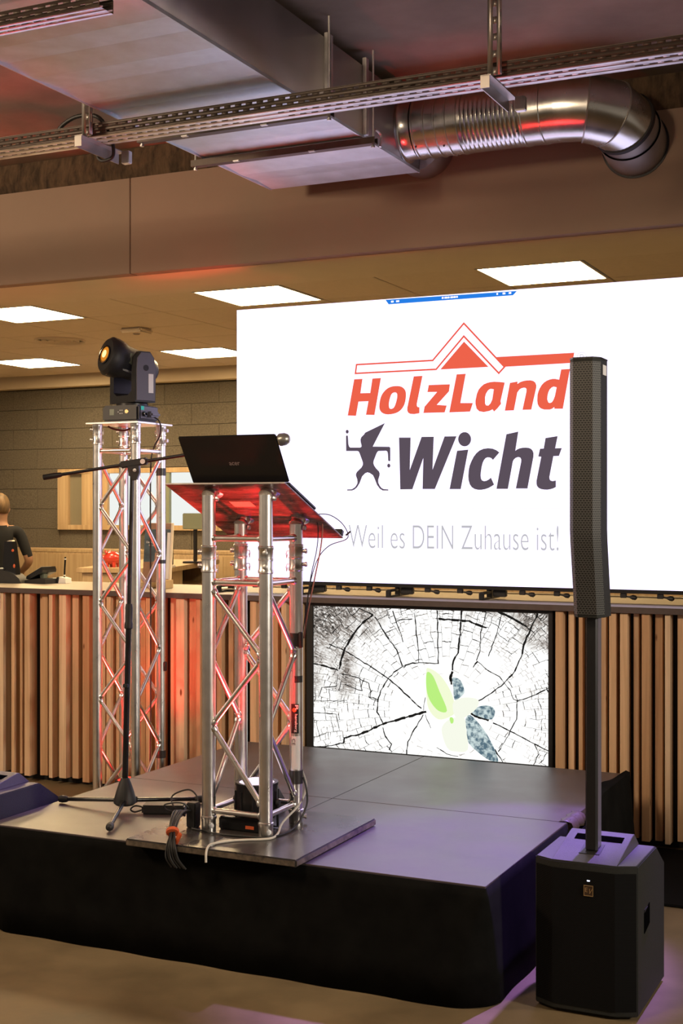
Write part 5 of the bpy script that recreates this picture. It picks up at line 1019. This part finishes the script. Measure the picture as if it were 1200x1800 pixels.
MB().box((-.03, -.03, 0), (.03, .03, .02), .005, xf=SCM).build('foot', M['white_plastic'], sc)
MB().box((-.022, -.012, .02), (.022, .012, .19), .006, xf=SCM).build('handset', M['black_plastic'], sc)
MB().box((-.008, -.0135, .045), (.008, -.0118, .075), xf=SCM).build('key_field', M['white_plastic'], sc)

# ------------------------------------------------------------------ things on the counter
bs = thing('brochure_stand', 'upright brochure board with a dark blue photo on the counter', 'brochure', (-4.32, 6.60, 1.142))
BQ = Matrix.Translation((-4.322, 6.60, 1.144)) @ Matrix.Rotation(math.radians(-5), 4, 'X')
MB().box((-.096, .0, .0), (.100, .014, .382), .002, xf=BQ).build('board', M['cream'], bs)
MB().box((-.094, -.0012, .345), (.088, -.0002, .380), xf=BQ).build('brown_header', M['brown_print'], bs)
MB().box((-.094, -.0012, .150), (.088, -.0002, .3445), xf=BQ).build('photo', M['dark_photo'], bs)
MB().box((-.094, -.0012, .003), (.088, -.0002, .1495), xf=BQ).build('brown_photo', M['brown_print'], bs)
MB().box((.066, -.0022, .05), (.0875, -.0013, .325), xf=BQ).build('white_column', M['white_plastic'], bs)
MB().prism([(-.022, .115), (-.008, .115), (-.006, .14), (.002, .15), (.004, .205), (-.014, .205), (-.016, .16), (-.026, .15)], 'y', -.0024, -.0014, xf=BQ).build('printed_hand', M['skin'], bs)
text('brochure_lettering', 'Das Geschenk', M['white_plastic'], bs, BQ @ Vector((-.078, -.0026, .262)), (1, 0, 0), BQ.to_3x3() @ Vector((0, 0, 1)), .105, .012, .008)
text('brochure_lettering', 'für den Holz', M['white_plastic'], bs, BQ @ Vector((-.060, -.0026, .243)), (1, 0, 0), BQ.to_3x3() @ Vector((0, 0, 1)), .087, .012, .008)
bk = thing('wood_block', 'small pale wooden block holding the brochure board', 'wood block', (-4.22, 6.55, 1.142))
MB().box((-4.256, 6.50, 1.1425), (-4.188, 6.585, 1.192), .003).build('block', M['maple'], bk)
bk = thing('wood_block', 'longer pale wooden strip under the brochure board, left end', 'wood block', (-4.36, 6.55, 1.142))
MB().box((-4.43, 6.53, 1.1425), (-4.30, 6.583, 1.175), .003).build('block', M['maple'], bk)
tr_ = thing('flat_device', 'flat black tray with a light top on the counter behind the lectern', 'device', (-3.72, 6.55, 1.142))
MB().box((-3.90, 6.45, 1.1425), (-3.70, 6.60, 1.152), .003).build('tray', M['black_metal'], tr_)
MB().box((-3.88, 6.47, 1.1522), (-3.71, 6.58, 1.158), .002).build('paper', M['cream'], tr_)
# telephones
ph_ = thing('desk_phone', 'black desk telephone with a raised screen on the counter', 'telephone', (-5.22, 6.68, 1.142))
PHM = Matrix.Translation((-5.232, 6.70, 1.1425)) @ Matrix.Rotation(math.radians(-8), 4, 'Z')
MB().prism([(-.08, 0), (.10, 0), (.10, .03), (.06, .035), (-.08, .018)], 'y', -.07, .07, xf=PHM).build('base', M['black_plastic'], ph_)
MB().prism([(-.075, .045), (.055, .105), (.065, .085), (.062, .07), (-.06, .022), (-.08, .028)], 'y', -.06, .06, xf=PHM).build('screen_unit', M['black_gloss'], ph_)
MB().box((.0, -.02, .03), (.03, .02, .08), .004, xf=PHM).build('neck', M['green_grey'], ph_)
MB().prism([(-.066, .050), (-.05, .0575), (-.048, .060), (-.064, .0525)], 'y', -.055, .02, xf=PHM).build('edge_glint', M['white_plastic'], ph_)  # white strip painted for light glinting along the edge
MB().prism([(.0, .0815), (.05, .1045), (.05, .106), (.0, .083)], 'y', -.055, .03, xf=PHM).build('edge_glint', M['white_plastic'], ph_)  # same painted glint on the upper edge
cs = thing('antenna_base', 'small white charging base with an upright black stick', 'charger', (-5.068, 6.74, 1.142))
CM = Matrix.Translation((-5.085, 6.74, 1.1425))
MB().prism([(-.030, 0), (.026, 0), (.026, .032), (-.022, .042)], 'y', -.03, .03, xf=CM).build('base', M['white_plastic'], cs)
MB().box((-.046, -.03, 0), (-.0305, .03, .040), .004, xf=CM).build('black_side', M['black_plastic'], cs)
MB().box((-.012, -.006, .036), (-.004, .006, .165), .002, xf=CM @ Matrix.Rotation(.06, 4, 'Y')).build('stick', M['black_gloss'], cs)
MB().box((-.013, -.0065, .148), (-.003, .0065, .156), .001, xf=CM @ Matrix.Rotation(.06, 4, 'Y')).build('light_band', M['white_plastic'], cs)
MB().box((-.013, -.0065, .046), (-.003, .0065, .053), .001, xf=CM @ Matrix.Rotation(.06, 4, 'Y')).build('light_band', M['white_plastic'], cs)
sp2 = thing('handset_holder', 'upright black handset with orange keys in a holder at the left frame edge', 'telephone', (-5.40, 6.62, 1.142))
SM2 = Matrix.Translation((-5.425, 6.64, 1.1425)) @ Matrix.Rotation(math.radians(6), 4, 'Z')
MB().prism([(-.035, .03), (.055, .03), (.05, .10), (.025, .262), (-.030, .262), (-.042, .12)], 'y', -.03, .02, xf=SM2).build('handset', M['black_gloss'], sp2)
MB().lathe([(.009, 0), (.007, .004), (0, .005)], (.030, -.030, .205), (0, -1, 0), 12, xf=SM2).build('orange_key', M['orange'], sp2)
MB().lathe([(.013, 0), (.010, .004), (0, .005)], (.040, -.030, .108), (0, -1, 0), 12, xf=SM2, sx=.6).build('orange_key', M['orange'], sp2)
MB().prism([(-.02, .262), (.02, .262), (.016, .270), (-.004, .268)], 'y', -.02, .01, xf=SM2).build('top_tab', M['cream'], sp2)
MB().prism([(-.10, 0), (.10, 0), (.085, .03), (.05, .055), (-.04, .085), (-.12, .088)], 'y', -.045, .05, xf=SM2).build('holder', M['black_plastic'], sp2)
MB().box((-.12, -.05, .086), (-.03, .045, .092), .002, xf=SM2).build('holder_edge', M['grey_print'], sp2)
# ================================================================== PERSON
def skin_body(name, V, Ed, root, xf, sub=2):
    me = bpy.data.meshes.new(name); me.from_pydata([v[:3] for v in V], Ed, [])
    o = bpy.data.objects.new(name, me); COL.objects.link(o)
    md = o.modifiers.new('skin', 'SKIN'); md.use_smooth_shade = True; md.branch_smoothing = .5
    for i, v in enumerate(V):
        sv = me.skin_vertices[0].data[i]; r = v[3]; sv.radius = (r, r) if not isinstance(r, tuple) else r; sv.use_root = (i == root)
    ss = o.modifiers.new('sub', 'SUBSURF'); ss.levels = sub; ss.render_levels = sub
    dg = bpy.context.evaluated_depsgraph_get(); ev = o.evaluated_get(dg); nm = bpy.data.meshes.new_from_object(ev)
    bpy.data.objects.remove(o); nm.transform(xf); nm.name = name
    return nm
pr = thing('person', 'person in a black t-shirt seen from behind, cut by the left frame edge', 'person', (-8.17, 9.85, 0))
V = []; Ed = []
def av(x, y, z, r, par=None):
    V.append((x, y, z, r)); i = len(V)-1
    if par is not None: Ed.append((par, i))
    return i
pel = av(0, 0, .95, (.155, .115)); ab = av(0, .0, 1.10, (.150, .11), pel); ch = av(0, -.01, 1.28, (.165, .12), ab); sh = av(0, -.015, 1.42, (.11, .085), ch)
nk = av(0, 0, 1.50, .056, sh); hd0 = av(0, .01, 1.57, (.066, .078), nk); hd1 = av(0, .01, 1.655, (.076, .094), hd0); hd2 = av(0, .005, 1.715, (.060, .072), hd1)
nose = av(0, .118, 1.622, .012, hd1)
for s_ in (-1, 1):
    av(s_*.084, -.005, 1.625, .014, hd1)
    s0 = av(s_*.165, -.01, 1.425, .066, sh); e0 = av(s_*.262, -.045, 1.145, .044, s0); w0 = av(s_*.205, .18, 1.04, .030, e0)
    pm_ = av(s_*.185, .255, 1.03, (.040, .016), w0)
    for f, (dx, l) in enumerate(((-.030, .070), (-.010, .082), (.010, .078), (.028, .062))):
        k1_ = av(s_*(.185+dx), .285, 1.030, .0085, pm_); k2_ = av(s_*(.185+dx*1.1), .285+l*.6, 1.022, .008, k1_); av(s_*(.185+dx*1.1), .285+l, 1.004, .007, k2_)
    th1 = av(s_*.148, .225, 1.022, .010, w0); av(s_*.135, .262, 1.010, .0085, th1)
    hp = av(s_*.095, 0, .86, .092, pel); kn = av(s_*.105, .015, .49, .060, hp); an = av(s_*.11, -.02, .09, .042, kn); av(s_*.115, .13, .045, (.044, .032), an)
nm = skin_body('body', V, Ed, pel, Matrix.Translation((-8.17, 9.85, 0)))
for k in ('skin', 'shirt', 'jeans', 'rubber'): nm.materials.append(M[k])
for p in nm.polygons:
    c = p.center; x = abs(c.x+8.17); y = c.y-9.85
    if c.z > 1.475 and x < .12: q = 0
    elif c.z < .085: q = 3
    elif c.z < .96 and not (x > .16 and c.z > .95): q = 2
    elif x > .145 and (c.z < 1.19 and (x > .19 or y > .06)): q = 0
    elif y > .12: q = 0
    else: q = 1
    p.material_index = q
shade(nm, 80)
link_mesh('body', nm, None, pr)
zz = min(v.co.z for v in nm.vertices); nm.transform(Matrix.Translation((0, 0, -zz)))
hr = MB()
rings = []
for k in range(9):
    t = k/8; z = 1.575+.188*t; r = math.sqrt(max(.0, 1-((z-1.64)/.124)**2)); back = max(0.0, 1-t*1.2)
    rings.append([Vector((-8.17+.083*r*math.cos(2*PI*i/24), 9.85-.002+(.104*r*math.sin(2*PI*i/24) if math.sin(2*PI*i/24) < 0 or t > .62 else .010*math.sin(2*PI*i/24)), z)) for i in range(24)])
hr.loft(rings); ho = hr.build('hair', M['hair'], pr, 80)
for s_ in (-1, 1):
    MB().lathe([(0, -.010), (.007, -.007), (.010, 0), (.007, .007), (0, .010)], (-8.17+s_*.032, 9.85+.092, 1.652), (0, 1, 0), 12).build('eye', M['white_plastic'], pr)
MB().lathe([(.0, -.004), (.016, -.002), (.018, .001), (0, .004)], (-8.17, 9.85+.097, 1.575), (0, 1, 0), 12, sy=.35).build('mouth', P('lips', (.40, .16, .13), .5), pr)
pr.rotation_euler = (0, 0, math.radians(40))
